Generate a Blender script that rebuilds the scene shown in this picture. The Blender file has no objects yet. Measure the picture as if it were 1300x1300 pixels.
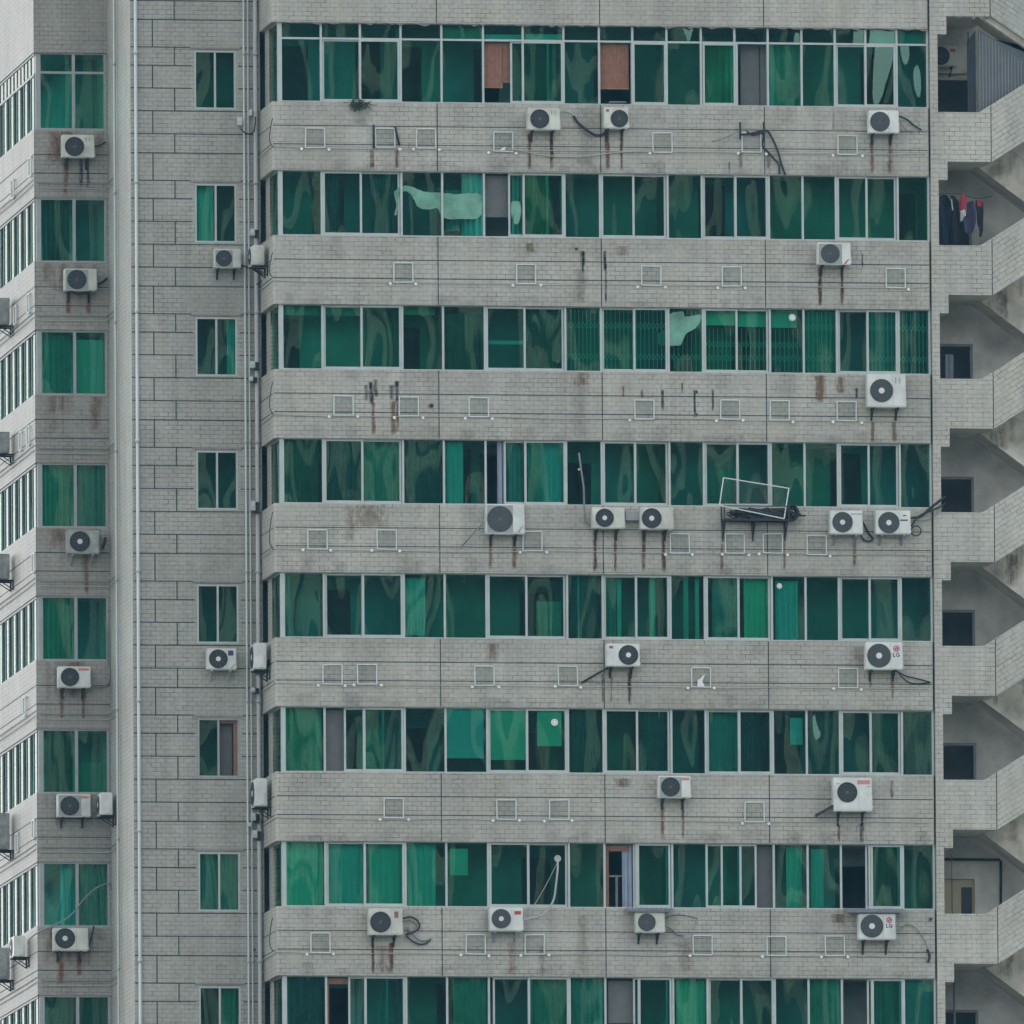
import bpy, bmesh, math, random
from mathutils import Vector, Matrix
random.seed(7)
sc = bpy.context.scene
C = sc.collection
PI = math.pi

# ------------------------------------------------------------------ camera
PSI, PHI, ROLL = math.radians(8.5), math.radians(5.5), 0.0064
DIST, FPX = 600.0, 30000.0
CEN = Vector((0, 0, 75.0))
FWD = Vector((math.sin(PSI)*math.cos(PHI), math.cos(PSI)*math.cos(PHI), math.sin(PHI)))
RT0 = Vector((math.cos(PSI), -math.sin(PSI), 0)); UP0 = RT0.cross(FWD)
RT = (RT0*math.cos(ROLL) - UP0*math.sin(ROLL)); UP = RT.cross(FWD)
CAM = CEN - FWD*DIST
cam = bpy.data.cameras.new('camera'); co = bpy.data.objects.new('camera', cam); C.objects.link(co)
cam.sensor_width = 36; cam.lens = FPX/1300*36; cam.clip_start = 1; cam.clip_end = 6000
R = Matrix((RT, UP, -FWD)).transposed().to_4x4()
co.matrix_world = Matrix.Translation(CAM) @ R
sc.camera = co

def ray(px, py): return FWD*FPX + RT*(px-650) + UP*(650-py)
def P(px, py, Y=0.0):                 # photo measurement -> X, Z on the plane y = Y
    d = ray(px, py); t = (Y-CAM.y)/d.y; p = CAM + d*t
    return p.x, p.z
def PX(px, py, Y=0.0): return P(px, py, Y)[0]
def PZ(px, py, Y=0.0): return P(px, py, Y)[1]
def PS(px, py, X):                    # -> Y, Z on the plane x = X
    d = ray(px, py); t = (X-CAM.x)/d.x; p = CAM + d*t
    return p.y, p.z

# ------------------------------------------------------------------ materials
def newmat(name):
    m = bpy.data.materials.new(name); m.use_nodes = True
    nt = m.node_tree; b = nt.nodes['Principled BSDF']
    return m, nt, b
def N(nt, t, **kw):
    n = nt.nodes.new(t)
    for k, v in kw.items():
        if k in n.inputs.keys(): n.inputs[k].default_value = v
        else: setattr(n, k, v)
    return n
def L(nt, a, b): nt.links.new(a, b)
def plain(name, col, rough=.6, metal=0.0, vary=.12, scale=3.0, spec=.4):
    m, nt, b = newmat(name)
    b.inputs['Roughness'].default_value = rough; b.inputs['Metallic'].default_value = metal
    b.inputs['Specular IOR Level'].default_value = spec
    g = N(nt, 'ShaderNodeNewGeometry'); nz = N(nt, 'ShaderNodeTexNoise', Scale=scale, Detail=5.0, Roughness=.6)
    L(nt, g.outputs['Position'], nz.inputs['Vector'])
    r = N(nt, 'ShaderNodeMapRange'); r.inputs[1].default_value = .3; r.inputs[2].default_value = .7
    r.inputs[3].default_value = 1-vary; r.inputs[4].default_value = 1+vary*.6
    L(nt, nz.outputs['Fac'], r.inputs[0])
    mx = N(nt, 'ShaderNodeVectorMath', operation='SCALE'); mx.inputs[0].default_value = col[:3]
    L(nt, r.outputs[0], mx.inputs['Scale']); L(nt, mx.outputs[0], b.inputs['Base Color'])
    return m

def tile(name, c1, c2, grout, rot=0.0, slope_grout=.55, bw=.235, bh=.115, dirt=.5, blotch=.5):
    m, nt, b = newmat(name)
    b.inputs['Roughness'].default_value = .55; b.inputs['Specular IOR Level'].default_value = .3
    g = N(nt, 'ShaderNodeNewGeometry')
    sp = N(nt, 'ShaderNodeSeparateXYZ'); L(nt, g.outputs['Position'], sp.inputs[0])
    sn = N(nt, 'ShaderNodeSeparateXYZ'); L(nt, g.outputs['True Normal'], sn.inputs[0])
    ab = N(nt, 'ShaderNodeMath', operation='ABSOLUTE'); L(nt, sn.outputs[0], ab.inputs[0])
    gt = N(nt, 'ShaderNodeMath', operation='GREATER_THAN'); L(nt, ab.outputs[0], gt.inputs[0]); gt.inputs[1].default_value = .75
    mu = N(nt, 'ShaderNodeMix'); L(nt, gt.outputs[0], mu.inputs[0]); L(nt, sp.outputs[0], mu.inputs[2]); L(nt, sp.outputs[1], mu.inputs[3])
    cb = N(nt, 'ShaderNodeCombineXYZ'); L(nt, mu.outputs[0], cb.inputs[0]); L(nt, sp.outputs[2], cb.inputs[1])
    mp = N(nt, 'ShaderNodeMapping'); mp.inputs['Rotation'].default_value = (0, 0, rot); L(nt, cb.outputs[0], mp.inputs[0])
    # slightly uneven laying
    wn = N(nt, 'ShaderNodeTexNoise', Scale=1.3, Detail=2.0); L(nt, cb.outputs[0], wn.inputs['Vector'])
    ws = N(nt, 'ShaderNodeVectorMath', operation='MULTIPLY_ADD'); ws.inputs[1].default_value = (.02, .02, 0)
    L(nt, wn.outputs['Color'], ws.inputs[0]); L(nt, mp.outputs[0], ws.inputs[2])
    br = N(nt, 'ShaderNodeTexBrick', offset=.5, squash=1.0)
    br.inputs['Scale'].default_value = 1; br.inputs['Mortar Size'].default_value = .0075
    br.inputs['Mortar Smooth'].default_value = .25; br.inputs['Brick Width'].default_value = bw; br.inputs['Row Height'].default_value = bh
    br.inputs['Color1'].default_value = c1+(1,); br.inputs['Color2'].default_value = c2+(1,)
    br.inputs['Mortar'].default_value = (1, 1, 1, 1)
    L(nt, ws.outputs[0], br.inputs['Vector'])
    # grout: dirty in patches
    pn = N(nt, 'ShaderNodeTexNoise', Scale=.55, Detail=4.0, Roughness=.65); L(nt, cb.outputs[0], pn.inputs['Vector'])
    pr = N(nt, 'ShaderNodeMapRange'); pr.inputs[1].default_value = .36; pr.inputs[2].default_value = .68
    pr.inputs[3].default_value = .42; pr.inputs[4].default_value = 1.0; L(nt, pn.outputs['Fac'], pr.inputs[0])
    pf = N(nt, 'ShaderNodeTexNoise', Scale=3.2, Detail=3.0); L(nt, cb.outputs[0], pf.inputs['Vector'])
    pg = N(nt, 'ShaderNodeMapRange'); pg.inputs[1].default_value = .35; pg.inputs[2].default_value = .65
    pg.inputs[3].default_value = .3; pg.inputs[4].default_value = 1.25; L(nt, pf.outputs['Fac'], pg.inputs[0])
    pm = N(nt, 'ShaderNodeMath', operation='MULTIPLY'); L(nt, pr.outputs[0], pm.inputs[0]); L(nt, pg.outputs[0], pm.inputs[1])
    # tile body: blotches, runs and warm patches
    def mul(colsock, facsock):
        v = N(nt, 'ShaderNodeVectorMath', operation='SCALE'); L(nt, colsock, v.inputs[0]); L(nt, facsock, v.inputs['Scale']); return v.outputs[0]
    bc = N(nt, 'ShaderNodeMix', data_type='RGBA'); bc.inputs[7].default_value = grout+(1,)
    tcol = N(nt, 'ShaderNodeMix', data_type='RGBA'); tcol.inputs[6].default_value = c1+(1,); tcol.inputs[7].default_value = c2+(1,)
    L(nt, br.outputs['Color'], bc.inputs[6])
    fm = N(nt, 'ShaderNodeMath', operation='MULTIPLY', use_clamp=True); L(nt, br.outputs['Fac'], fm.inputs[0]); L(nt, pm.outputs[0], fm.inputs[1])
    # keep white mortar of the brick node out: rebuild tile colour under the grout
    tb = N(nt, 'ShaderNodeMix', data_type='RGBA'); L(nt, br.outputs['Fac'], tb.inputs[0]); L(nt, br.outputs['Color'], tb.inputs[6])
    tb.inputs[7].default_value = tuple(x*.9 for x in c1)+(1,)
    L(nt, tb.outputs[2], bc.inputs[6]); L(nt, fm.outputs[0], bc.inputs[0])
    n1 = N(nt, 'ShaderNodeTexNoise', Scale=.35, Detail=6.0, Roughness=.65); L(nt, cb.outputs[0], n1.inputs['Vector'])
    r1 = N(nt, 'ShaderNodeMapRange'); r1.inputs[1].default_value = .3; r1.inputs[2].default_value = .7
    r1.inputs[3].default_value = 1-.30*blotch; r1.inputs[4].default_value = 1+.14*blotch; L(nt, n1.outputs['Fac'], r1.inputs[0])
    ms = N(nt, 'ShaderNodeMapping'); ms.inputs['Scale'].default_value = (2.6, .22, 1); L(nt, cb.outputs[0], ms.inputs[0])
    n2 = N(nt, 'ShaderNodeTexNoise', Scale=1.0, Detail=5.0, Roughness=.6); L(nt, ms.outputs[0], n2.inputs['Vector'])
    r2 = N(nt, 'ShaderNodeMapRange'); r2.inputs[1].default_value = .3; r2.inputs[2].default_value = .72
    r2.inputs[3].default_value = 1.06; r2.inputs[4].default_value = 1-.34*dirt; L(nt, n2.outputs['Fac'], r2.inputs[0])
    n3 = N(nt, 'ShaderNodeTexNoise', Scale=9.0, Detail=6.0, Roughness=.75); L(nt, g.outputs['Position'], n3.inputs['Vector'])
    r3 = N(nt, 'ShaderNodeMapRange'); r3.inputs[1].default_value = .3; r3.inputs[2].default_value = .7
    r3.inputs[3].default_value = .87; r3.inputs[4].default_value = 1.1; L(nt, n3.outputs['Fac'], r3.inputs[0])
    c = mul(mul(mul(bc.outputs[2], r1.outputs[0]), r2.outputs[0]), r3.outputs[0])
    n4 = N(nt, 'ShaderNodeTexNoise', Scale=.8, Detail=4.0); L(nt, cb.outputs[0], n4.inputs['Vector'])
    r4 = N(nt, 'ShaderNodeMapRange'); r4.inputs[1].default_value = .45; r4.inputs[2].default_value = .75
    r4.inputs[3].default_value = 0; r4.inputs[4].default_value = .45; L(nt, n4.outputs['Fac'], r4.inputs[0])
    wm = N(nt, 'ShaderNodeMix', data_type='RGBA', blend_type='MULTIPLY'); L(nt, r4.outputs[0], wm.inputs[0]); L(nt, c, wm.inputs[6])
    wm.inputs[7].default_value = (1.0, .93, .84, 1)
    L(nt, wm.outputs[2], b.inputs['Base Color'])
    bp = N(nt, 'ShaderNodeBump', Strength=.35, Distance=.006, invert=True); L(nt, br.outputs['Fac'], bp.inputs['Height']); L(nt, bp.outputs[0], b.inputs['Normal'])
    return m

def glassmat(name, tint, refl=1.0, amp=.085, rough=0.0, rcol=(.55, .92, .76)):
    m = bpy.data.materials.new(name); m.use_nodes = True; nt = m.node_tree; nt.nodes.clear()
    out = N(nt, 'ShaderNodeOutputMaterial'); mix = N(nt, 'ShaderNodeMixShader')
    tr = N(nt, 'ShaderNodeBsdfTransparent')
    gl = N(nt, 'ShaderNodeBsdfGlossy'); gl.inputs['Roughness'].default_value = rough; gl.inputs['Color'].default_value = rcol+(1,)
    g = N(nt, 'ShaderNodeNewGeometry'); oi = N(nt, 'ShaderNodeObjectInfo')
    ad = N(nt, 'ShaderNodeMath', operation='MULTIPLY'); L(nt, oi.outputs['Random'], ad.inputs[0]); ad.inputs[1].default_value = 90.0
    tm = N(nt, 'ShaderNodeMix', data_type='RGBA'); L(nt, oi.outputs['Random'], tm.inputs[0]); L(nt, tm.outputs[2], tr.inputs[0])
    k_ = 1 if tint[0] < .5 else 0
    tm.inputs[6].default_value = (tint[0], tint[1]*(1-.02*k_), tint[2]*(1-.10*k_), 1); tm.inputs[7].default_value = (tint[0]*(1-.2*k_), tint[1]*(1-.10*k_), tint[2]*(1+.05*k_), 1)
    mp = N(nt, 'ShaderNodeMapping'); mp.inputs['Scale'].default_value = (1.15, 1.15, .30); L(nt, g.outputs['Position'], mp.inputs[0])
    of = N(nt, 'ShaderNodeVectorMath', operation='ADD'); L(nt, mp.outputs[0], of.inputs[0]); L(nt, ad.outputs[0], of.inputs[1])
    nz = N(nt, 'ShaderNodeTexNoise', Scale=1.1, Detail=2.4, Roughness=.30); L(nt, of.outputs[0], nz.inputs['Vector'])
    sb = N(nt, 'ShaderNodeVectorMath', operation='SUBTRACT'); L(nt, nz.outputs['Color'], sb.inputs[0]); sb.inputs[1].default_value = (.5, .5, .5)
    ml = N(nt, 'ShaderNodeVectorMath', operation='MULTIPLY_ADD'); L(nt, sb.outputs[0], ml.inputs[0]); ml.inputs[1].default_value = (amp, amp, amp*.5)
    L(nt, g.outputs['Normal'], ml.inputs[2])
    nm = N(nt, 'ShaderNodeVectorMath', operation='NORMALIZE'); L(nt, ml.outputs[0], nm.inputs[0]); L(nt, nm.outputs[0], gl.inputs['Normal'])
    fr = N(nt, 'ShaderNodeFresnel', IOR=1.72)
    fs = N(nt, 'ShaderNodeMath', operation='MULTIPLY', use_clamp=True); L(nt, fr.outputs[0], fs.inputs[0]); fs.inputs[1].default_value = refl
    L(nt, fs.outputs[0], mix.inputs[0]); L(nt, tr.outputs[0], mix.inputs[1]); L(nt, gl.outputs[0], mix.inputs[2]); L(nt, mix.outputs[0], out.inputs[0])
    return m

def stainmat(name, col):
    m, nt, b = newmat(name)
    b.inputs['Base Color'].default_value = col+(1,); b.inputs['Roughness'].default_value = .9; b.inputs['Specular IOR Level'].default_value = .1
    uv = N(nt, 'ShaderNodeUVMap'); sx = N(nt, 'ShaderNodeSeparateXYZ'); L(nt, uv.outputs[0], sx.inputs[0])
    g = N(nt, 'ShaderNodeNewGeometry'); mp = N(nt, 'ShaderNodeMapping'); mp.inputs['Scale'].default_value = (16, 16, 2.6); L(nt, g.outputs['Position'], mp.inputs[0])
    nz = N(nt, 'ShaderNodeTexNoise', Scale=1.0, Detail=4.0, Roughness=.65); L(nt, mp.outputs[0], nz.inputs['Vector'])
    n2 = N(nt, 'ShaderNodeTexNoise', Scale=7.0, Detail=4.0, Roughness=.7); L(nt, g.outputs['Position'], n2.inputs['Vector'])
    # across: 1-|2u-1|
    a = N(nt, 'ShaderNodeMath', operation='MULTIPLY_ADD'); L(nt, sx.outputs[0], a.inputs[0]); a.inputs[1].default_value = 2; a.inputs[2].default_value = -1
    a2 = N(nt, 'ShaderNodeMath', operation='ABSOLUTE'); L(nt, a.outputs[0], a2.inputs[0])
    a3 = N(nt, 'ShaderNodeMath', operation='SUBTRACT'); a3.inputs[0].default_value = 1; L(nt, a2.outputs[0], a3.inputs[1])
    s = N(nt, 'ShaderNodeMath', operation='MULTIPLY_ADD'); L(nt, nz.outputs['Fac'], s.inputs[0]); s.inputs[1].default_value = 2.2; s.inputs[2].default_value = -1.15
    t = N(nt, 'ShaderNodeMath', operation='ADD'); L(nt, a3.outputs[0], t.inputs[0]); L(nt, s.outputs[0], t.inputs[1])
    # along: fade at both ends
    e1 = N(nt, 'ShaderNodeMapRange', clamp=True); L(nt, sx.outputs[1], e1.inputs[0]); e1.inputs[1].default_value = 0; e1.inputs[2].default_value = .14
    e2 = N(nt, 'ShaderNodeMapRange', clamp=True); L(nt, sx.outputs[1], e2.inputs[0]); e2.inputs[1].default_value = 1; e2.inputs[2].default_value = .94
    at = N(nt, 'ShaderNodeAttribute', attribute_name='s')
    p1 = N(nt, 'ShaderNodeMath', operation='MULTIPLY'); L(nt, e1.outputs[0], p1.inputs[0]); L(nt, e2.outputs[0], p1.inputs[1])
    r = N(nt, 'ShaderNodeMapRange', clamp=True); L(nt, t.outputs[0], r.inputs[0]); r.inputs[1].default_value = -.02; r.inputs[2].default_value = .85
    p2 = N(nt, 'ShaderNodeMath', operation='MULTIPLY'); L(nt, p1.outputs[0], p2.inputs[0]); L(nt, r.outputs[0], p2.inputs[1])
    r5 = N(nt, 'ShaderNodeMapRange', clamp=True); L(nt, n2.outputs['Fac'], r5.inputs[0]); r5.inputs[1].default_value = .3; r5.inputs[2].default_value = .6; r5.inputs[3].default_value = .35
    p4 = N(nt, 'ShaderNodeMath', operation='MULTIPLY'); L(nt, p2.outputs[0], p4.inputs[0]); L(nt, r5.outputs[0], p4.inputs[1])
    p3 = N(nt, 'ShaderNodeMath', operation='MULTIPLY'); L(nt, p4.outputs[0], p3.inputs[0]); L(nt, at.outputs['Fac'], p3.inputs[1])
    p5 = N(nt, 'ShaderNodeMath', operation='MULTIPLY', use_clamp=True); L(nt, p3.outputs[0], p5.inputs[0]); p5.inputs[1].default_value = .95; L(nt, p5.outputs[0], b.inputs['Alpha'])
    return m

M = {}
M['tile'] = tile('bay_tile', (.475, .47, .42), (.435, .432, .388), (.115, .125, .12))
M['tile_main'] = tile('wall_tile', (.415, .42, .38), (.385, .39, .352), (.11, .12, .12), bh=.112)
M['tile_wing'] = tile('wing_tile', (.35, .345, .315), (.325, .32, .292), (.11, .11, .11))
M['tile_stair'] = tile('stair_tile', (.515, .51, .455), (.475, .472, .425), (.09, .10, .10), bw=.27, bh=.118)
M['joint'] = plain('joint', (.055, .06, .062), .9)
M['alu'] = plain('aluminium', (.45, .505, .495), .45, .0, .10, 2.5)
M['alu_dark'] = plain('aluminium_dark', (.24, .25, .26), .5, 0, .15)
M['alu_grey'] = plain('aluminium_grey', (.33, .36, .37), .5, 0, .12)
M['glass'] = glassmat('green_glass', (.16, .86, .68), refl=1.15, amp=.10)
M['glass_wing'] = glassmat('green_glass_side', (.16, .84, .64), amp=.012, refl=.46, rcol=(1, .98, .92))
M['clear'] = glassmat('clear_sheet', (.965, .98, .975), refl=.3, amp=.12, rough=.1, rcol=(1, 1, 1))
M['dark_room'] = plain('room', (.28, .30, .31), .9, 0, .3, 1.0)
M['plaster'] = plain('plaster', (.57, .565, .53), .9, 0, .34, 1.1)
M['plaster_dirty'] = plain('plaster_dirty', (.22, .205, .18), .95, 0, .35, 7)
M['concrete'] = plain('concrete', (.60, .575, .50), .9, 0, .50, 1.3)
M['ac_white'] = plain('ac_white', (.66, .69, .66), .5, 0, .22, 1.7)
M['ac_cream'] = plain('ac_cream', (.60, .615, .55), .55, 0, .28, 1.9)
M['ac_grey'] = plain('ac_grey', (.36, .39, .37), .6, 0, .35, 5)
M['frame_grey'] = plain('frame_grey', (.20, .215, .22), .6, 0, .15)
M['ac_dark'] = plain('ac_shaded', (.30, .32, .31), .7, 0, .35, 5)  # grey casing, shade of the side facing the camera put into the colour
M['ac_panel'] = plain('ac_panel', (.33, .35, .35), .6, 0, .1)
M['fan_dark'] = plain('fan_dark', (.018, .022, .027), .6, 0, .2, 6)
M['fan_mid'] = plain('fan_mid', (.06, .068, .074), .6, 0, .2, 6)
M['fan_ring'] = plain('fan_ring', (.085, .10, .11), .5)
M['hub'] = plain('hub', (.68, .69, .68), .5)
M['iron'] = plain('iron', (.03, .036, .042), .7, 0, .5, 8)
M['rubber'] = plain('rubber', (.025, .032, .036), .6)
M['hose_grey'] = plain('hose_grey', (.20, .23, .23), .6)
M['wire_light'] = plain('wire_light', (.42, .42, .39), .6)
M['pvc'] = plain('pvc', (.50, .55, .54), .5, 0, .12, 1.2)
M['pvc_grey'] = plain('pvc_grey', (.40, .42, .42), .5, 0, .12, 1.2)
M['white_tube'] = plain('white_tube', (.64, .68, .67), .5, 0, .08)
M['red'] = plain('red_badge', (.45, .06, .06), .5); M['pink'] = plain('pink_badge', (.52, .26, .22), .6)
M['brown'] = plain('brown_badge', (.24, .13, .11), .6); M['magenta'] = plain('emblem', (.36, .02, .10), .45)
M['ink'] = plain('ink', (.05, .05, .055), .5); M['teal'] = plain('teal_mark', (.08, .30, .30), .5)
M['navy'] = plain('navy_label', (.035, .05, .12), .5)
M['cur_white'] = plain('curtain_white', (.84, .86, .80), .9, 0, .06)
M['cur_mid'] = plain('curtain_mid', (.40, .47, .43), .9, 0, .15)
M['cur_dim'] = plain('curtain_dim', (.15, .18, .18), .9, 0, .2)
M['cur_blue'] = plain('curtain_blue', (.36, .42, .52), .9, 0, .1)
M['cur_grey'] = plain('sheet_grey', (.165, .175, .175), .9, 0, .12)
M['bamboo'] = plain('bamboo', (.33, .165, .115), .8, 0, .25, 12)
M['wood'] = plain('brown_wood', (.26, .13, .085), .7, 0, .2, 4)
M['cream_door'] = plain('cream_door', (.44, .40, .27), .6, 0, .12)
M['navy_door'] = plain('navy_door', (.02, .03, .045), .5, 0, .2)
M['cladding'] = plain('cladding', (.12, .145, .16), .6, 0, .15)
M['leaf'] = plain('leaf', (.05, .07, .045), .7, 0, .3, 9)
M['white_cap'] = plain('white_cap', (.78, .80, .78), .5)
M['canopy'] = plain('canopy_sheet', (.22, .25, .28), .6, 0, .2)
M['rust'] = stainmat('rust_run', (.20, .098, .048)); M['black'] = stainmat('black_run', (.028, .03, .034)); M['soft'] = stainmat('brown_wash', (.20, .125, .07)); M['wash'] = stainmat('grey_wash', (.10, .10, .085))
for n, c in (('cl_navy', (.02, .035, .07)), ('cl_red', (.38, .05, .07)), ('cl_white', (.62, .62, .62)), ('cl_violet', (.06, .06, .12)), ('cl_black', (.02, .025, .035))):
    M[n] = plain(n, c, .9, 0, .2, 8)

# ------------------------------------------------------------------ mesh helpers
class MB:
    def __init__(s): s.v = []; s.f = []; s.m = []; s.uv = []; s.s = []
    def face(s, pts, mi=0, uv=None, st=1.0):
        i = len(s.v); s.v += [tuple(p) for p in pts]; s.f.append(tuple(range(i, i+len(pts)))); s.m.append(mi); s.uv.append(uv); s.s.append(st)
    def box(s, x0, x1, y0, y1, z0, z1, mi=0):
        if x0 > x1: x0, x1 = x1, x0
        if y0 > y1: y0, y1 = y1, y0
        if z0 > z1: z0, z1 = z1, z0
        i = len(s.v)
        s.v += [(x0,y0,z0),(x1,y0,z0),(x1,y1,z0),(x0,y1,z0),(x0,y0,z1),(x1,y0,z1),(x1,y1,z1),(x0,y1,z1)]
        for q in ((0,3,2,1),(4,5,6,7),(0,1,5,4),(1,2,6,5),(2,3,7,6),(3,0,4,7)):
            s.f.append(tuple(i+k for k in q)); s.m.append(mi); s.uv.append(None); s.s.append(1)
        return s
    def prism(s, poly, y0, y1, mi=0):            # polygon in X,Z (counter-clockwise seen from -Y) pushed along Y
        n = len(poly); i = len(s.v)
        s.v += [(p[0], y0, p[1]) for p in poly] + [(p[0], y1, p[1]) for p in poly]
        fs = [tuple(range(i, i+n)), tuple(reversed(range(i+n, i+2*n)))]
        fs += [(i+k, i+n+k, i+n+(k+1) % n, i+(k+1) % n) for k in range(n)]
        for q in fs: s.f.append(q); s.m.append(mi); s.uv.append(None); s.s.append(1)
        return s
    def vprism(s, poly, z0, z1, mi=0):           # polygon in X,Y pushed along Z
        n = len(poly); i = len(s.v)
        s.v += [(p[0], p[1], z0) for p in poly] + [(p[0], p[1], z1) for p in poly]
        fs = [tuple(reversed(range(i, i+n))), tuple(range(i+n, i+2*n))]
        fs += [(i+k, i+(k+1) % n, i+n+(k+1) % n, i+n+k) for k in range(n)]
        for q in fs: s.f.append(q); s.m.append(mi); s.uv.append(None); s.s.append(1)
        return s
    def disc(s, x, y, z, r, d, mi=0, n=28):      # short cylinder, face to -Y
        poly = [(x+r*math.cos(2*PI*k/n), z+r*math.sin(2*PI*k/n)) for k in range(n)]
        return s.prism(poly, y-d, y, mi)
    def ring(s, x, y, z, r, w, d, mi=0, n=28):
        for k in range(n):
            a, b = 2*PI*k/n, 2*PI*(k+1)/n
            p = [(x+(r-w)*math.cos(a), z+(r-w)*math.sin(a)), (x+r*math.cos(a), z+r*math.sin(a)), (x+r*math.cos(b), z+r*math.sin(b)), (x+(r-w)*math.cos(b), z+(r-w)*math.sin(b))]
            s.face([(q[0], y-d, q[1]) for q in p], mi)
            s.face([(p[1][0], y-d, p[1][1]), (p[1][0], y, p[1][1]), (p[2][0], y, p[2][1]), (p[2][0], y-d, p[2][1])], mi)
    def tube(s, pts, r, mi=0, n=7, smooth=True):
        pts = [Vector(p) for p in pts]
        if smooth and len(pts) > 2:
            q = []
            for k in range(len(pts)-1):
                p0 = pts[max(k-1, 0)]; p1 = pts[k]; p2 = pts[k+1]; p3 = pts[min(k+2, len(pts)-1)]
                for j in range(6):
                    t = j/6
                    q.append(.5*((2*p1)+(p2-p0)*t+(2*p0-5*p1+4*p2-p3)*t*t+(3*p1-p0-3*p2+p3)*t*t*t))
            q.append(pts[-1]); pts = q
        i0 = len(s.v)
        for k, p in enumerate(pts):
            d = (pts[min(k+1, len(pts)-1)]-pts[max(k-1, 0)]).normalized()
            a = d.cross(Vector((0, 1, 0)))
            if a.length < .05: a = d.cross(Vector((1, 0, 0)))
            a.normalize(); b = d.cross(a)
            for j in range(n):
                t = 2*PI*j/n; s.v.append(tuple(p+a*r*math.cos(t)+b*r*math.sin(t)))
        for k in range(len(pts)-1):
            for j in range(n):
                s.f.append((i0+k*n+j, i0+k*n+(j+1) % n, i0+(k+1)*n+(j+1) % n, i0+(k+1)*n+j)); s.m.append(mi); s.uv.append(None); s.s.append(1)
        s.f.append(tuple(i0+j for j in reversed(range(n)))); s.m.append(mi); s.uv.append(None); s.s.append(1)
        e = i0+(len(pts)-1)*n; s.f.append(tuple(e+j for j in range(n))); s.m.append(mi); s.uv.append(None); s.s.append(1)
        return s

WL = {}   # world position of each object's origin
def place(o, org, parent):
    C.objects.link(o); WL[o.name] = Vector(org)
    if parent is not None:
        o.parent = parent; o.location = Vector(org)-WL[parent.name]
    else: o.location = org
def tag(o, label=None, cat=None, group=None, kind=None):
    if label: o['label'] = label
    if cat: o['category'] = cat
    if group: o['group'] = group
    if kind: o['kind'] = kind
    return o
def empty(name, org, parent=None, label=None, cat=None, group=None):
    o = bpy.data.objects.new(name, None); o.empty_display_size = .2
    place(o, org, parent); return tag(o, label, cat, group)
def obj(name, mb, mats, parent=None, label=None, cat=None, group=None, kind=None, bevel=0.0, smooth=False, org=None):
    if not isinstance(mats, (list, tuple)): mats = [mats]
    xs = [v[0] for v in mb.v]; ys = [v[1] for v in mb.v]; zs = [v[2] for v in mb.v]
    if org is None: org = ((min(xs)+max(xs))/2, (min(ys)+max(ys))/2, min(zs))
    me = bpy.data.meshes.new(name)
    me.from_pydata([(v[0]-org[0], v[1]-org[1], v[2]-org[2]) for v in mb.v], [], mb.f)
    for m in mats: me.materials.append(M[m] if isinstance(m, str) else m)
    me.polygons.foreach_set('material_index', mb.m)
    if any(u is not None for u in mb.uv):
        uvs, ss = [], []
        for f, u, st in zip(mb.f, mb.uv, mb.s):
            for k in range(len(f)): uvs += list(u[k]) if u else [0, 0]; ss.append(st)
        me.uv_layers.new(name='UVMap'); me.attributes.new('s', 'FLOAT', 'CORNER')
        me.uv_layers['UVMap'].data.foreach_set('uv', uvs); me.attributes['s'].data.foreach_set('value', ss)
    if smooth: me.polygons.foreach_set('use_smooth', [True]*len(me.polygons))
    me.update()
    if bevel:
        bm = bmesh.new(); bm.from_mesh(me); bmesh.ops.remove_doubles(bm, verts=bm.verts, dist=1e-5)
        bmesh.ops.bevel(bm, geom=[e for e in bm.edges], offset=bevel, segments=2, affect='EDGES', clamp_overlap=True)
        bm.to_mesh(me); bm.free()
    o = bpy.data.objects.new(name, me); place(o, org, parent)
    return tag(o, label, cat, group, kind)

def wall_holes(mb, u, v, holes, plane, depth, mi=0):
    """front face in X,Z at y=plane with rectangular holes (x0,x1,z0,z1) and reveals going back"""
    us = sorted(set([u[0], u[1]]+[h[0] for h in holes]+[h[1] for h in holes]))
    vs = sorted(set([v[0], v[1]]+[h[2] for h in holes]+[h[3] for h in holes]))
    for a, b in zip(us, us[1:]):
        for c, d in zip(vs, vs[1:]):
            cx, cz = (a+b)/2, (c+d)/2
            if any(h[0] < cx < h[1] and h[2] < cz < h[3] for h in holes): continue
            mb.face([(a, plane, c), (b, plane, c), (b, plane, d), (a, plane, d)], mi)
    for (a, b, c, d) in holes:
        p, q = plane, plane+depth
        mb.face([(a, p, c), (b, p, c), (b, q, c), (a, q, c)], mi); mb.face([(a, q, d), (b, q, d), (b, p, d), (a, p, d)], mi)
        mb.face([(a, q, c), (a, q, d), (a, p, d), (a, p, c)], mi); mb.face([(b, p, c), (b, p, d), (b, q, d), (b, q, c)], mi)

ORD = ['first', 'second', 'third', 'fourth', 'fifth', 'sixth', 'seventh', 'eighth', 'ninth', 'tenth']
def row(k): return ['top', 'second', 'third', 'fourth', 'fifth', 'sixth', 'seventh', 'bottom'][k-1] + ' window row'

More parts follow.
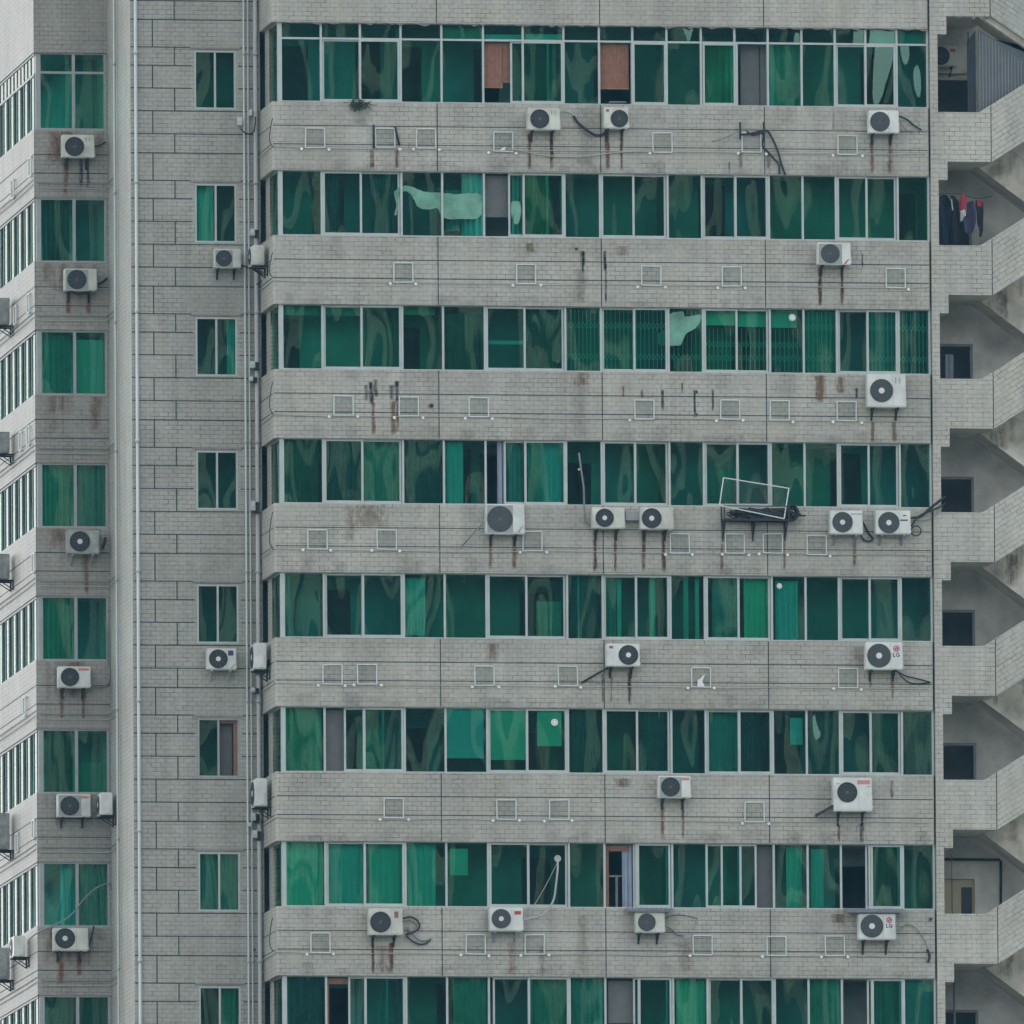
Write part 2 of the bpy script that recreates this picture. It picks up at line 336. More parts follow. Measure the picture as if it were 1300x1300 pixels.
# ------------------------------------------------------------------ key dimensions
YB, YW, YM, YG = 0.0, .12, 2.4, 6.8           # bay face, bay glazing line, main wall, wing face
z2, z8 = PZ(360, 216.3, YW), PZ(361, 1238.5, YW)
H = (z2-z8)/6
HW = z2 - PZ(360, 299, YW)
def ZT(k): return z2-(k-2)*H + (.37 if k == 1 else 0)
def ZB(k): return z2-(k-2)*H-HW
TR = z2+H-(PZ(360, 216.3, YW)-PZ(360, 216.3, YW)) # ordinary head height in the top row
XL, XR = PX(346.3, 260, YB), PX(1179.3, 260, YB)
MUL = [PX(p, 260, YW) for p in (356.0, 408.3, 458, 509.6, 561.4, 614.3, 664.8, 716.5, 761.6, 804, 847.4, 891, 933.7, 976, 1018.8, 1061, 1100, 1139.5, 1178.5)]
PAIRS = [(1, 2, 3), (5, 6, 7), (8, 9, 10), (11, 12, 13), (15, 16, 17)]
FIX = [(0, 1), (3, 4), (4, 5), (7, 8), (10, 11), (13, 14), (14, 15), (17, 18)]
XM = PX(168, 650, YM)                         # left corner of the main wall
XW = PX(45.2, 650, YG)                        # left corner of the wing
ZTOP = ZT(1)+7.0

B = empty('apartment_building', (0, 7, 0), None, 'pale tiled apartment block with rows of green tinted windows and an open stair tower', 'apartment building')
def part(name, mb, mats, **k): return obj(name, mb, mats, k.pop('parent', B), **k)

# ------------------------------------------------------------------ bay: bands, joints, stains
def bay_poly(inset=0.0, ye=4.4, r=.085):
    x0, x1 = XL+inset, XR-(inset*.0)
    pts = [(x0, ye)]
    for t in range(5):
        a = PI+ (PI/2)*t/4
        pts.append((x0+r+r*math.cos(a), YB+inset+r+r*math.sin(a)))
    pts += [(x1, YB+inset), (x1, ye)]
    return pts
VJ = [PX(p, 347, 0) for p in (556.2, 763.5, 971.8)]
STAINS = {}
def stain(k, px, y0, y1, w, kind='rust', s=.8): STAINS.setdefault(k, []).append((px, y0, y1, w*(.66 if kind == 'rust' else .9), kind, s*(.6 if kind == 'black' and k not in (2, 3) else 1)))
# (band, x, top, bottom, width px, kind, strength) read off the photo
for a in [
 (1,672,168,216,6,'rust',.9),(1,672,170,216,3,'black',.8),(1,700,168,216,7,'rust',.8),(1,700,170,205,4,'black',.9),(1,771,165,216,8,'rust',.9),(1,771,168,216,4,'black',.9),(1,789,165,217,5,'rust',.9),(1,789,168,218,3,'black',.8),
 (1,1107,170,222,6,'rust',.8),(1,1130,170,222,7,'rust',.8),(1,1107,172,200,3,'black',.6),(1,1130,172,210,3,'black',.5),(1,472,190,214,5,'soft',.9),(1,474,185,213,3,'rust',.9),(1,504,190,214,5,'soft',.9),(1,504,188,212,3,'rust',.7),
 (1,458,132,160,26,'black',.5),(1,452,130,142,14,'black',.9),(1,940,192,215,6,'soft',.6),(1,975,192,215,6,'soft',.6),(1,744,132,216,26,'black',.25),(1,926,205,222,2,'black',.9),(1,1058,142,165,3,'black',.6),
 (2,740,318,340,6,'black',1),(2,740,322,346,3,'black',1),(2,768,318,345,4,'black',1),(2,769,335,386,3,'black',.8),(2,738,340,385,16,'black',.3),(2,1041,338,389,8,'rust',1),(2,1041,340,389,4,'black',.7),(2,1069,338,388,6,'rust',1),(2,1069,340,375,3,'black',.7),(2,673,308,320,10,'soft',.8),(2,1095,322,340,2,'black',.9),(2,790,312,325,16,'soft',.5),
 (3,471,484,514,6,'black',1),(3,477,481,505,5,'black',.8),(3,465,488,510,6,'black',.6),(3,504,483,512,5,'black',1),(3,497,488,508,6,'black',.7),(3,474,510,553,7,'rust',.9),(3,499,508,553,8,'soft',1),(3,505,510,550,4,'rust',.9),
 (3,791,490,505,4,'rust',.8),(3,815,494,506,4,'black',.7),(3,841,494,522,4,'black',.8),(3,882,494,530,3,'black',1),(3,905,494,522,3,'black',.9),(3,866,486,500,2,'black',.8),(3,1041,476,512,12,'soft',1),(3,1043,476,508,7,'rust',.6),(3,1067,478,500,10,'soft',.8),(3,1108,534,562,5,'soft',.9),(3,1135,534,562,6,'soft',.9),(3,1087,492,506,4,'black',.8),(3,738,472,490,20,'soft',.5),(3,736,560,480,22,'black',.2),
 (4,623,682,724,6,'rust',.9),(4,653,680,724,8,'rust',1),(4,755,673,727,7,'rust',1),(4,756,673,727,4,'black',.9),(4,781,673,727,5,'rust',.9),(4,781,673,727,3,'black',.9),(4,817,673,727,7,'rust',1),(4,818,673,700,4,'black',.9),(4,842,673,727,7,'rust',1),(4,843,673,727,4,'black',.9),(4,916,690,724,4,'soft',.9),(4,996,688,724,3,'soft',.9),(4,470,640,670,40,'soft',.5),(4,445,640,690,16,'soft',.35),(4,1085,682,720,5,'soft',.7),(4,1070,650,680,24,'soft',.4),
 (5,765,855,893,5,'rust',.8),(5,776,855,893,4,'rust',.7),(5,799,852,896,6,'rust',1),(5,799,855,896,3,'black',.9),(5,625,816,840,14,'soft',.6),(5,1105,853,874,3,'black',.8),(5,1133,853,890,6,'rust',.7),(5,1090,820,850,26,'soft',.3),
 (6,841,1018,1066,6,'rust',.9),(6,867,1018,1066,6,'rust',.8),(6,867,1018,1040,4,'black',.8),(6,1065,1046,1070,5,'rust',.9),(6,1094,1044,1070,6,'black',.9),(6,1094,1050,1070,8,'rust',.6),(6,790,988,1000,20,'soft',.7),(6,1132,990,1015,4,'soft',.7),
 (7,473,1192,1236,5,'rust',1),(7,474,1196,1236,3,'black',.9),(7,496,1196,1236,8,'rust',1),(7,498,1196,1236,4,'black',.8),(7,486,1200,1236,14,'soft',.5),(7,650,1196,1240,12,'soft',.5),(7,688,1200,1240,10,'soft',.35),(7,870,1190,1238,20,'soft',.3),(7,1064,1160,1172,14,'soft',.8),(7,740,1160,1235,16,'soft',.3)]:
    stain(*a)

for k in range(0, 9):
    zt = ZB(k) if k >= 1 else ZTOP
    zb = ZT(k+1) if k < 8 else ZB(8)-2.2
    if k == 8: zb = 0
    mb = MB().vprism(bay_poly(), zb, zt)
    sp = part('spandrel', mb, 'tile')
    # cement drip edge along the bottom, sill strip along the top
    if k < 8:
        jm = MB()
        if k >= 1:
            for dz in (1.13, .655):
                jm.box(XL+.02, XR-.02, -.003, .01, zb+dz, zb+dz+.022)
                jm.box(XL-.003, XL+.01, .2, YM-.01, zb+dz, zb+dz+.022)
        for x in VJ: jm.box(x-.012, x+.012, -.0045, .01, zb+.01, zt-.01)
        part('panel_joint', jm, 'joint', parent=sp)
    if k in STAINS:
        zs = MB()
        for n_, (px, y0, y1, w, kind, s) in enumerate(STAINS[k]):
            xa = PX(px-w*.72, (y0+y1)/2); xb = PX(px+w*.72, (y0+y1)/2)
            za, zc = min(PZ(px, max(y0, y1)), zt), PZ(px, min(y0, y1))
            za = max(za, zb+.005); zc = min(zc, zt-.005); y = -.006-.0012*(n_ % 5)
            zs.face([(xa, y, za), (xb, y, za), (xb, y, zc), (xa, y, zc)], {'rust': 0, 'black': 1, 'soft': 2}[kind], [(0, 0), (1, 0), (1, 1), (0, 1)], s)
        part('run_stain', zs, ['rust', 'black', 'soft'], parent=sp, kind='stuff')
    if 1 <= k <= 8:     # dirt washed along the foot and the head of the band
        dm = MB(); n = 40
        for j in range(n):
            x0 = XL+.2+(XR-XL-.3)*j/n; x1 = x0+(XR-XL-.3)/n*random.uniform(.9, 2.2); x1 = min(x1, XR-.02)
            h = random.uniform(.10, .42)
            if zb > 1: dm.face([(x0, -.0135-.0003*(j % 3), zb+.004+h), (x1, -.0135-.0003*(j % 3), zb+.004+h), (x1, -.0135-.0003*(j % 3), zb+.004), (x0, -.0135-.0003*(j % 3), zb+.004)], j % 2, [(0, 0), (1, 0), (1, 1), (0, 1)], random.uniform(.05, .2))
            h = random.uniform(.15, .7)
            dm.face([(x0, -.0145-.0003*(j % 3), zt-.004-h), (x1, -.0145-.0003*(j % 3), zt-.004-h), (x1, -.0145-.0003*(j % 3), zt-.004), (x0, -.0145-.0003*(j % 3), zt-.004)], j % 2, [(0, 0), (1, 0), (1, 1), (0, 1)], random.uniform(.02, .11))
        part('grime', dm, ['wash', 'black'], parent=sp, kind='stuff')

def torn_edge(x0, x1, y, z, mat, n, amp=.07):
    mb = MB(); top = []; x = x0
    pts = [(x0, z-.004)]
    for i in range(n+1):
        xx = x0+(x1-x0)*i/n
        pts.append((xx, z-.012-(random.random()**3)*amp))
    pts.append((x1, z-.004))
    for a, b in zip(pts[1:-1], pts[2:-1]):
        mb.prism([(a[0], a[1]), (b[0], b[1]), (b[0], z-.003), (a[0], z-.003)], y, y+.05)
    return mb
part('torn_edge', torn_edge(XL+.2, XR-.02, YB+.004, ZT(1), 'tile', 150), 'plaster_dirty')

# ------------------------------------------------------------------ bay: ribbon windows
SASH = {  # sliding sashes that stand open: (row, pair) -> (inner left, inner right, outer left, outer right) in photo px
 (1, 1): (648, 697, 662.5, 716), (1, 2): (801, 844, 803, 846), (1, 3): (890, 933, 892, 936.5), (2, 1): (645.5, 696, 663.5, 715.8), (4, 1): (640, 690, 665.5, 718),
 (6, 0): (437, 488, 461.5, 512), (7, 2): (804, 848, 806.5, 851), (7, 3): (895.5, 939, 915, 960.5), (7, 4): (1099, 1142, 1102.5, 1145),
 (8, 0): (442.5, 493, 463, 514), (8, 1): (626, 676, 670.5, 722), (8, 2): (804, 848, 810.5, 852.5), (8, 4): (1101, 1144, 1105.5, 1147)}
YS = {1: 85, 2: 258, 3: 430, 4: 600, 5: 770, 6: 940, 7: 1112, 8: 1270}
def sash_mesh(x0, x1, y, z0, z1, w=.05):
    mb = MB()
    mb.box(x0, x0+w, y-.02, y+.02, z0, z1); mb.box(x1-w, x1, y-.02, y+.02, z0, z1)
    mb.box(x0+w, x1-w, y-.02, y+.02, z0, z0+w*1.25); mb.box(x0+w, x1-w, y-.02, y+.02, z1-w*.9, z1)
    mb.face([(x0+w, y, z0+w*1.25), (x1-w, y, z0+w*1.25), (x1-w, y, z1-w*.9), (x0+w, y, z1-w*.9)], 1)
    return mb
RIB = {}
for k in range(1, 9):
    z0, z1 = ZB(k), ZT(k)
    zh = z2+H if k == 1 else z1          # ordinary head (a transom light above it in the top row)
    zh = zh-.06 if k == 1 else zh
    mb = MB()
    w, d0, d1 = .027, YW-.03, YW+.10
    for i, x in enumerate(MUL):
        ww = .055 if i == 0 else w
        mb.box(x-ww, x+ww, d0, d1, z0+.03, z1-.022)
    mb.box(MUL[0]-.055, MUL[-1]+w, d0-.01, d1, z0+.001, z0+.03); mb.box(MUL[0]-.055, MUL[-1]+w, d0-.01, d1, z1-.022, z1-.001)
    for i in range(len(MUL)-1):
        if k == 1: mb.box(MUL[i]+(.055 if i == 0 else w), MUL[i+1]-w, d0+.005, d1, zh, zh+.05)
    # the return glazing on the left flank
    xs = MUL[0]-.03
    mb.box(xs-.025, xs+.02, YM-.10, YM-.02, z0+.03, z1-.022)
    mb.box(xs-.025, xs+.02, d1, YM-.10, z0+.001, z0+.03); mb.box(xs-.025, xs+.02, d1, YM-.10, z1-.022, z1-.001)
    W = part('ribbon_window', mb, ['alu']); RIB[k] = W
    sg = MB(); sg.face([(xs, YM-.10, z0+.03), (xs, d1, z0+.03), (xs, d1, z1-.022), (xs, YM-.10, z1-.022)]); part('flank_pane', sg, 'glass', parent=W)
    ztop = zh if k == 1 else z1-.022
    for a, b in FIX:
        ya = YW+.02
        g = MB(); g.face([(MUL[a]+w, ya, z0+.03), (MUL[b]-w, ya, z0+.03), (MUL[b]-w, ya, ztop), (MUL[a]+w, ya, ztop)]); part('fixed_pane', g, 'glass', parent=W)
    if k == 1:
        for i in range(18):
            g = MB(); ya = YW+.02; g.face([(MUL[i]+w, ya, zh+.05), (MUL[i+1]-w, ya, zh+.05), (MUL[i+1]-w, ya, z1-.022), (MUL[i]+w, ya, z1-.022)]); part('transom_pane', g, 'glass', parent=W)
    for pi, (a, m, b) in enumerate(PAIRS):
        if (k, pi) in SASH:
            s = [PX(p, YS[k], YW) for p in SASH[(k, pi)]]
            i0, i1, o0, o1 = s
            o1 = min(o1, MUL[b]-w+.01); i1 = min(i1, MUL[b]-w-.002)
        else:
            j = random.uniform(-.012, .012)
            if (k+pi) % 2: i0, i1, o0, o1 = MUL[a]+w+.01, MUL[m]+.02+j, MUL[m]-.028+j, MUL[b]-w-.004
            else: o0, o1, i0, i1 = MUL[a]+w+.004, MUL[m]+.028+j, MUL[m]-.02+j, MUL[b]-w-.01
        part('sliding_sash', sash_mesh(i0, i1, YW+.05, z0+.025, ztop+.003), ['alu', 'glass'], parent=W)
        part('sliding_sash', sash_mesh(o0, o1, YW-.005, z0+.025, ztop+.003), ['alu', 'glass'], parent=W)

# rooms behind the glass
mb = MB()
xp = [XL+.14]+[MUL[i]+.0 for i in (3, 7, 10, 13)]+[XR-.05]
for x in xp[1:-1]:
    for k in range(1, 9): mb.box(x-.06, x+.06, YW+.35, 4.4, ZB(k)+.002, ZT(k)-.002)
mb.box(XL+.14, XR-.02, 4.401, 4.6, 0, ZTOP)
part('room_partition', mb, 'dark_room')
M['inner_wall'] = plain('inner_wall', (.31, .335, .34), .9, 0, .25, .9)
for k in range(1, 9):
    rng = random.Random(k*13); hs_ = []
    for i in range(0, 18):
        if rng.random() < .30 or (k, i) in ((1, 5), (1, 8), (4, 5), (7, 8), (8, 1), (7, 15)):
            a = MUL[i]+rng.uniform(-.1, .15); b = a+rng.uniform(.6, 1.0)
            if hs_ and a < hs_[-1][1]+.1: continue
            hs_.append((a, min(b, XR-.1), ZB(k)+.01, ZT(k)-rng.uniform(.05, .5)))
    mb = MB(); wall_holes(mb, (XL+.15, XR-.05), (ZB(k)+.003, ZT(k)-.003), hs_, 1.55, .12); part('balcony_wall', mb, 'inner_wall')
mb = MB()
for k in range(1, 9):   # flank wall just inside the return glazing, end wall to the right
    mb.box(XR-.045, XR-.012, YW+.12, 4.4, ZB(k)+.002, ZT(k)-.002)
part('end_wall', mb, 'tile')
for k in range(1, 9): part('flank_pier', MB().box(MUL[0]-.075, MUL[0]+.12, 1.55, YM-.11, ZB(k)+.002, ZT(k)-.002), 'tile')

# ------------------------------------------------------------------ curtains and blinds: things hanging behind the panes
PANE_PX = [356, 408, 458, 509, 561, 614, 665, 716, 761, 804, 847, 891, 934, 976, 1019, 1061, 1100, 1139, 1178]
def pane_no(px):
    return max(1, min(18, sum(1 for p in PANE_PX if p <= px-1)))
NUM = {11: 'eleventh', 12: 'twelfth', 13: 'thirteenth', 14: 'fourteenth', 15: 'fifteenth', 16: 'sixteenth', 17: 'seventeenth', 18: 'eighteenth'}
def nth(n): return ORD[n-1] if n <= 10 else NUM[n]
def cloth(x0, x1, z0, z1, y, pleat=.045, wave=.13, thick=.0, jag=None):
    mb = MB(); n = max(6, int((x1-x0)/.022)); ph = random.uniform(0, 6)
    col = []
    for i in range(n+1):
        x = x0+(x1-x0)*i/n
        a = pleat*math.sin(x*2*PI/wave+ph+.9*math.sin(x*7+ph)) if pleat else 0
        col.append((x, y+a))
    for i in range(n):
        zz = z0
        for f0, f1, sw in ((0, .5, .7), (.5, 1, 1.0)):
            za, zb = z1-(z1-z0)*f0, z1-(z1-z0)*f1
            pa, pb = col[i], col[i+1]
            k0 = .6 if f0 == 0 else .8; k1 = .8 if f0 == 0 else 1
            mb.face([(pa[0], y+(pa[1]-y)*k1, zb), (pb[0], y+(pb[1]-y)*k1, zb), (pb[0], y+(pb[1]-y)*k0, za), (pa[0], y+(pa[1]-y)*k0, za)])
    return mb
USED = {}
def curtain(k, p0, p1, f0, f1, mat='cur_mid', y=.42, pleat=.04, what='curtain', word=None):
    X0, X1 = PX(p0, YS[k], y), PX(p1, YS[k], y); zt, zb = ZT(k)-.02, ZB(k)+.03
    za, zc = zt-(zt-zb)*f1, zt-(zt-zb)*f0
    word = word or {'cur_white': 'pale', 'cur_mid': 'dull green', 'cur_dim': 'dark', 'cur_blue': 'pale blue', 'cur_grey': 'grey', 'bamboo': 'orange brown'}[mat]
    shape = 'pleated' if pleat > .02 else 'flat'
    n = pane_no((p0+p1)/2 - (YS[k]-258)*.0058)
    base = f'{word} {shape} {what} behind {nth(n)} pane from the left in {row(k)}'
    c = USED.get(base, 0); USED[base] = c+1
    if c: base = f'narrower {word} {shape} {what} behind {nth(n)} pane from the left in {row(k)}'
    wave = .11 if p1-p0 < 20 else .15
    mb = cloth(X0, X1, za, zc, y, pleat, wave)
    return obj(what.replace(' ', '_'), mb, mat, None, base, 'curtain' if what == 'curtain' else 'blind', 'curtains and blinds behind the green panes')
for a in [
 (1,561,612,.02,.17,'cur_mid',.42,.0,'roller blind'),(1,614,664,.10,.19,'cur_white',.42,0,'roller blind'),(1,667,715,.09,.19,'cur_white',.42,0,'roller blind'),(1,895,934,.2,1,'cur_mid'),(1,977,1018,.2,1,'cur_mid'),
 (1,1105,1137,.0,.17,'cur_mid',.42,0,'roller blind'),(1,1141,1177,.0,.17,'cur_mid',.42,0,'roller blind'),(1,701,706,.2,1,'cur_mid'),
 (2,412,430,0,1,'cur_dim'),(2,470,506,0,1,'cur_dim'),(2,586,612,0,1,'cur_white'),(2,566,584,.25,.9,'cur_mid'),(2,650,664,0,1,'cur_mid'),(2,668,697,0,1,'cur_mid'),
 (3,358,405,0,.14,'cur_mid',.42,0,'roller blind'),(3,413,458,0,.14,'cur_mid',.42,0,'roller blind'),(3,513,552,0,.12,'cur_mid',.42,0,'roller blind'),(3,565,612,.1,1,'cur_dim'),(3,620,664,.5,.56,'cur_white',.6,0,'roller blind'),(3,670,714,0,1,'cur_dim'),(3,895,934,0,.24,'cur_white',.42,0,'roller blind'),(3,936,975,0,.26,'cur_white',.42,0,'roller blind'),(3,979,1012,0,.27,'cur_white',.42,0,'roller blind'),(3,1022,1060,0,1,'cur_mid'),(3,1102,1136,0,1,'cur_mid'),(3,1142,1177,0,1,'cur_dim'),
 (4,360,405,0,1,'cur_dim'),(4,413,458,0,1,'cur_dim'),(4,462,510,0,1,'cur_mid'),(4,513,558,0,1,'cur_dim'),(4,565,588,0,1,'cur_white'),(4,645,664,0,1,'cur_mid'),(4,670,716,0,1,'cur_white'),(4,912,930,.4,1,'cur_mid'),
 (5,360,368,0,1,'cur_mid'),(5,514,540,.05,.95,'cur_white'),(5,680,712,.4,.95,'cur_mid'),(5,722,760,0,1,'cur_dim'),(5,731,735,0,1,'cur_white'),(5,783,789,0,1,'cur_white'),(5,768,782,0,1,'cur_mid'),(5,824,832,0,1,'cur_white'),(5,868,874,0,1,'cur_white'),(5,882,888,0,1,'cur_white'),(5,904,936,0,1,'cur_mid'),(5,944,977,0,1,'cur_white'),(5,984,1013,.05,1,'cur_white'),
 (6,360,408,0,1,'cur_mid'),(6,567,614,0,.78,'cur_white',.20,0,'roller blind'),(6,621,667,0,.80,'cur_white',.22,0,'roller blind'),(6,682,713,.02,.58,'cur_white',.22,0,'roller blind'),(6,726,760,0,1,'cur_dim'),(6,810,848,0,1,'cur_dim'),(6,900,936,0,1,'cur_blue'),(6,943,960,0,1,'cur_dim'),(6,1003,1019,.1,.52,'cur_white',.4,0,'roller blind'),(6,1028,1062,0,1,'cur_dim'),(6,1108,1143,0,1,'cur_dim'),(6,1150,1183,0,1,'cur_dim'),
 (7,362,410,0,1,'cur_white'),(7,416,463,0,1,'cur_white'),(7,468,512,0,1,'cur_white'),(7,516,553,0,1,'cur_white'),(7,571,594,.08,.5,'cur_white',.4,0,'roller blind'),(7,998,1018,.02,1,'cur_white'),(7,1030,1046,.05,.98,'cur_white'),(7,1110,1140,0,1,'cur_dim'),
 (8,365,408,0,1,'cur_dim'),(8,575,617,0,1,'cur_mid'),(8,676,720,0,1,'cur_mid'),(8,726,765,0,1,'cur_mid'),(8,858,896,0,1,'cur_white'),(8,1028,1066,0,1,'cur_mid'),(8,1112,1144,0,1,'cur_mid')]:
    curtain(*a)
# blinds and curtains seen straight through open sashes
def blind_orange(segs, label):
    mb = MB()
    for p0, p1, f0, f1 in segs:
        x0, x1 = PX(p0, 85, .3), PX(p1, 85, .3); zt, zb = ZT(1)-.02, ZB(1)+.03
        za, zc = zt-(zt-zb)*f1, zt-(zt-zb)*f0; n = max(4, int((x1-x0)/.035))
        for i in range(n):
            a, b = x0+(x1-x0)*i/n, x0+(x1-x0)*(i+1)/n
            mb.box(a+.003, b-.003, .285+.006*(i % 2), .30+.006*(i % 2), za, zc)
        mb.box(x0, x1, .275, .285, za, za+.04)
    obj('bamboo_blind', mb, 'bamboo', None, label, 'blind')
blind_orange([(612, 638, .215, .80), (638.6, 651, .215, .73)], 'orange brown slatted blind in two lengths in an open window of the top row')
blind_orange([(760, 798, .215, .80)], 'orange brown slatted blind with straight hem in an open window above an air conditioner')
curtain(7, 789.5, 804, .0, 1, 'cur_blue', .30, .05, 'curtain', 'pale blue grey')
curtain(4, 631, 641, .0, 1, 'cur_blue', .30, .04, 'curtain', 'blue and white')
curtain(1, 940, 964, .2, 1, 'cur_grey', .5, 0, 'folding screen', 'grey'); curtain(1, 965, 976, .2, 1, 'cur_grey', .45, 0, 'folding screen', 'grey')
curtain(2, 614, 646, .02, .68, 'cur_grey', .36, 0, 'roller blind', 'grey')
curtain(6, 411, 437, .02, 1, 'cur_grey', .36, 0, 'roller blind', 'blue grey')
curtain(7, 960, 979, .0, 1, 'cur_grey', .36, 0, 'roller blind', 'grey')
curtain(8, 1150, 1186, .0, 1, 'cur_blue', .30, .03, 'curtain', 'sheer blue grey')
curtain(8, 772, 803, .03, .7, 'cur_grey', .36, 0, 'roller blind', 'blue grey')
def torn(pts, lab, y=YW+.008):  # pale window reflections painted as thin ragged sheets on the glass
    q = []; n = len(pts); V2 = [Vector((a, b, 0)) for a, b in pts]
    for i in range(n):
        p0, p1, p2, p3 = V2[i-1], V2[i], V2[(i+1) % n], V2[(i+2) % n]
        for j in range(4):
            t = j/4; v = .5*((2*p1)+(p2-p0)*t+(2*p0-5*p1+4*p2-p3)*t*t+(3*p1-p0-3*p2+p3)*t*t*t)
            q.append((v.x+random.uniform(-.5, .5), v.y+random.uniform(-.5, .5)))
    poly = [P(a, b, y) for a, b in q][::-1]
    obj('painted_reflection', MB().prism(poly, y, y+.004), 'mint_reflection', None, lab, 'window film')
M['mint_reflection'] = plain('mint_reflection', (.16, .36, .27), .8, 0, .4, 2.2)
c = lambda l: [(320+a/3.8235, b/3.8235) for a, b in l]
torn(c([(694, 958), (690, 930), (735, 903), (780, 908), (830, 928), (915, 935), (1000, 942), (1108, 945), (1108, 1050), (1030, 1062), (930, 1058), (900, 1012), (850, 1018), (808, 1005), (790, 975), (765, 936), (735, 930), (712, 950), (704, 1035), (688, 1042), (700, 1000)]), 'large pale mint reflection painted across two panes left of centre, second window row')
c = lambda l: [(640+a/3.8235, b/3.8235) for a, b in l]
torn(c([(36, 982), (76, 980), (82, 1030), (72, 1078), (50, 1086), (46, 1035), (38, 1060)]), 'small pale mint reflection painted right of the open grey window in second row', YW+.04)
c = lambda l: [(640+a/3.8235, 320+b/3.8235) for a, b in l]
torn(c([(742, 402), (782, 368), (808, 300), (868, 290), (880, 312), (955, 302), (952, 335), (930, 368), (882, 400), (856, 450), (800, 455), (752, 452)]), 'pale mint reflection painted on a grilled pane of the third window row')
# brown frames in open sashes
for (k, p0, p1, top) in ((7, 766.5, 772.5, True), (8, 413.5, 417.5, True)):
    mb = MB(); x0, x1 = PX(p0, YS[k], .28), PX(p1, YS[k], .28)
    mb.box(x0, x1, .24, .32, ZB(k)+.05, ZT(k)-.05)
    mb.box(x1, x1+.5, .25, .32, ZT(k)-.20, ZT(k)-.05); part('inner_frame', mb, 'wood', parent=RIB[k])
for k in (7,):
    mb = MB(); x0, x1 = PX(772.5, 1112, .6), PX(790, 1112, .6); zc = (ZT(k)+ZB(k))/2
    mb.box(x0, x1, .58, .62, zc, zc+.05); mb.box((x0+x1)/2, (x0+x1)/2+.06, .58, .62, ZB(k)+.01, zc); part('inner_rail', mb, 'alu_grey', parent=RIB[k])
# collapsible grilles of the third row
gx = [(720, 760), (765, 803), (808, 845), (850, 889), (895, 933), (936, 975), (979, 1018), (1021, 1060), (1102, 1137), (1141, 1177)]
for p0, p1 in gx:
    mb = MB(); k = 3; x0, x1 = PX(p0, 430, .24), PX(p1, 430, .24); z0, z1 = ZB(k)+.06, ZT(k)-.06
    if 893 < p0 < 1000: z1 -= .45
    n = int((x1-x0)/.1)
    for i in range(n+1):
        x = x0+(x1-x0)*i/n; mb.box(x-.007, x+.007, .235, .25, z0, z1)
    for zc in (z0+.35, z1-.4):
        for i in range(n):
            a, b = x0+(x1-x0)*i/n, x0+(x1-x0)*(i+1)/n
            mb.tube([(a, .232, zc-.09), (b, .232, zc+.09)], .006, n=4); mb.tube([(a, .229, zc+.09), (b, .229, zc-.09)], .006, n=4)
    part('security_grille', mb, 'cur_white', parent=RIB[3])

# ------------------------------------------------------------------ main wall between bay and wing
mwin = []
for k in range(1, 9):
    dz = -(k-2)*H
    x0, x1 = PX(247.3, 270, YM), PX(300.5, 270, YM); z0, z1 = PZ(274, 308.3, YM)+dz, PZ(274, 233.2, YM)+dz
    mwin.append((x0, x1, z0, z1))
mb = MB(); wall_holes(mb, (XM, XL+.02), (0, ZTOP), mwin, YM, .2)
mb.face([(XM, YM, 0), (XM, YM, ZTOP), (XM, YG+.01, ZTOP), (XM, YG+.01, 0)])
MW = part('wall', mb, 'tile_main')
# big block joints
jm = MB(); zz = []
zr = [PZ(200, 59.7+y, YM) for y in (0, 23.2, 52, 81, 110, 134.3)]
for k in range(-1, 9):
    for i, z in enumerate(zr):
        z = z-(k-1)*H
        if 40 < z < ZTOP: zz.append(z)
zz.sort(reverse=True)
xa, xb_ = PX(194.5, 270, YM), PX(222.3, 270, YM)
def cutrow(x0, x1, z):
    segs = [(x0, x1)]
    for h in mwin:
        if h[2]-.03 < z < h[3]+.03: segs = [(a, b) for s in segs for a, b in ((s[0], min(s[1], h[0]-.06)), (max(s[0], h[1]+.06), s[1])) if b-a > .02]
    return segs
for i, z in enumerate(zz):
    for a, b in cutrow(XM+.01, XL-.01, z): jm.box(a, b, YM-.004, YM+.01, z-.013, z+.013)
    if i+1 < len(zz):
        x = xa if i % 2 else xb_
        jm.box(x-.014, x+.014, YM-.0055, YM+.01, zz[i+1]+.013, z-.013)
part('panel_joint', jm, 'joint', parent=MW)
for k, (x0, x1, z0, z1) in enumerate(mwin, 1):
    mb = MB(); w = .05; y = YM+.045
    mb.box(x0+.002, x0+w, y-.04, y+.04, z0+.002, z1-.002); mb.box(x1-w, x1-.002, y-.04, y+.04, z0+.002, z1-.002)
    mb.box(x0+w, x1-w, y-.05, y+.04, z0+.002, z0+w); mb.box(x0+w, x1-w, y-.04, y+.04, z1-w, z1-.002)
    xm = (x0+x1)/2; mb.box(xm-.025, xm+.025, y-.045, y+.03, z0+w, z1-w)
    W = part('wall_window', mb, 'alu_grey' if k == 6 else 'alu')
    part('lintel', MB().box(x0-.10, x1+.10, YM-.035, YM+.01, z1+.035, z1+.085), 'tile_wing', parent=W)  # darker tile stands in for the shadow line above the window
    for a, b, yy in ((x0+w, xm-.025, y), (xm+.025, x1-w, y+.02)):
        if k == 6 and b > xm: continue
        g = MB(); g.face([(a, yy, z0+w), (b, yy, z0+w), (b, yy, z1-w), (a, yy, z1-w)]); part('casement_pane', g, 'glass', parent=W)
    if k == 6:
        g = MB(); g.box(x1-w-.09, x1-w-.002, y+.05, y+.12, z0+w, z1-w); g.box(xm+.03, x1-w-.09, y+.05, y+.12, z1-w-.07, z1-w)
        part('inner_frame', g, 'wood', parent=W)
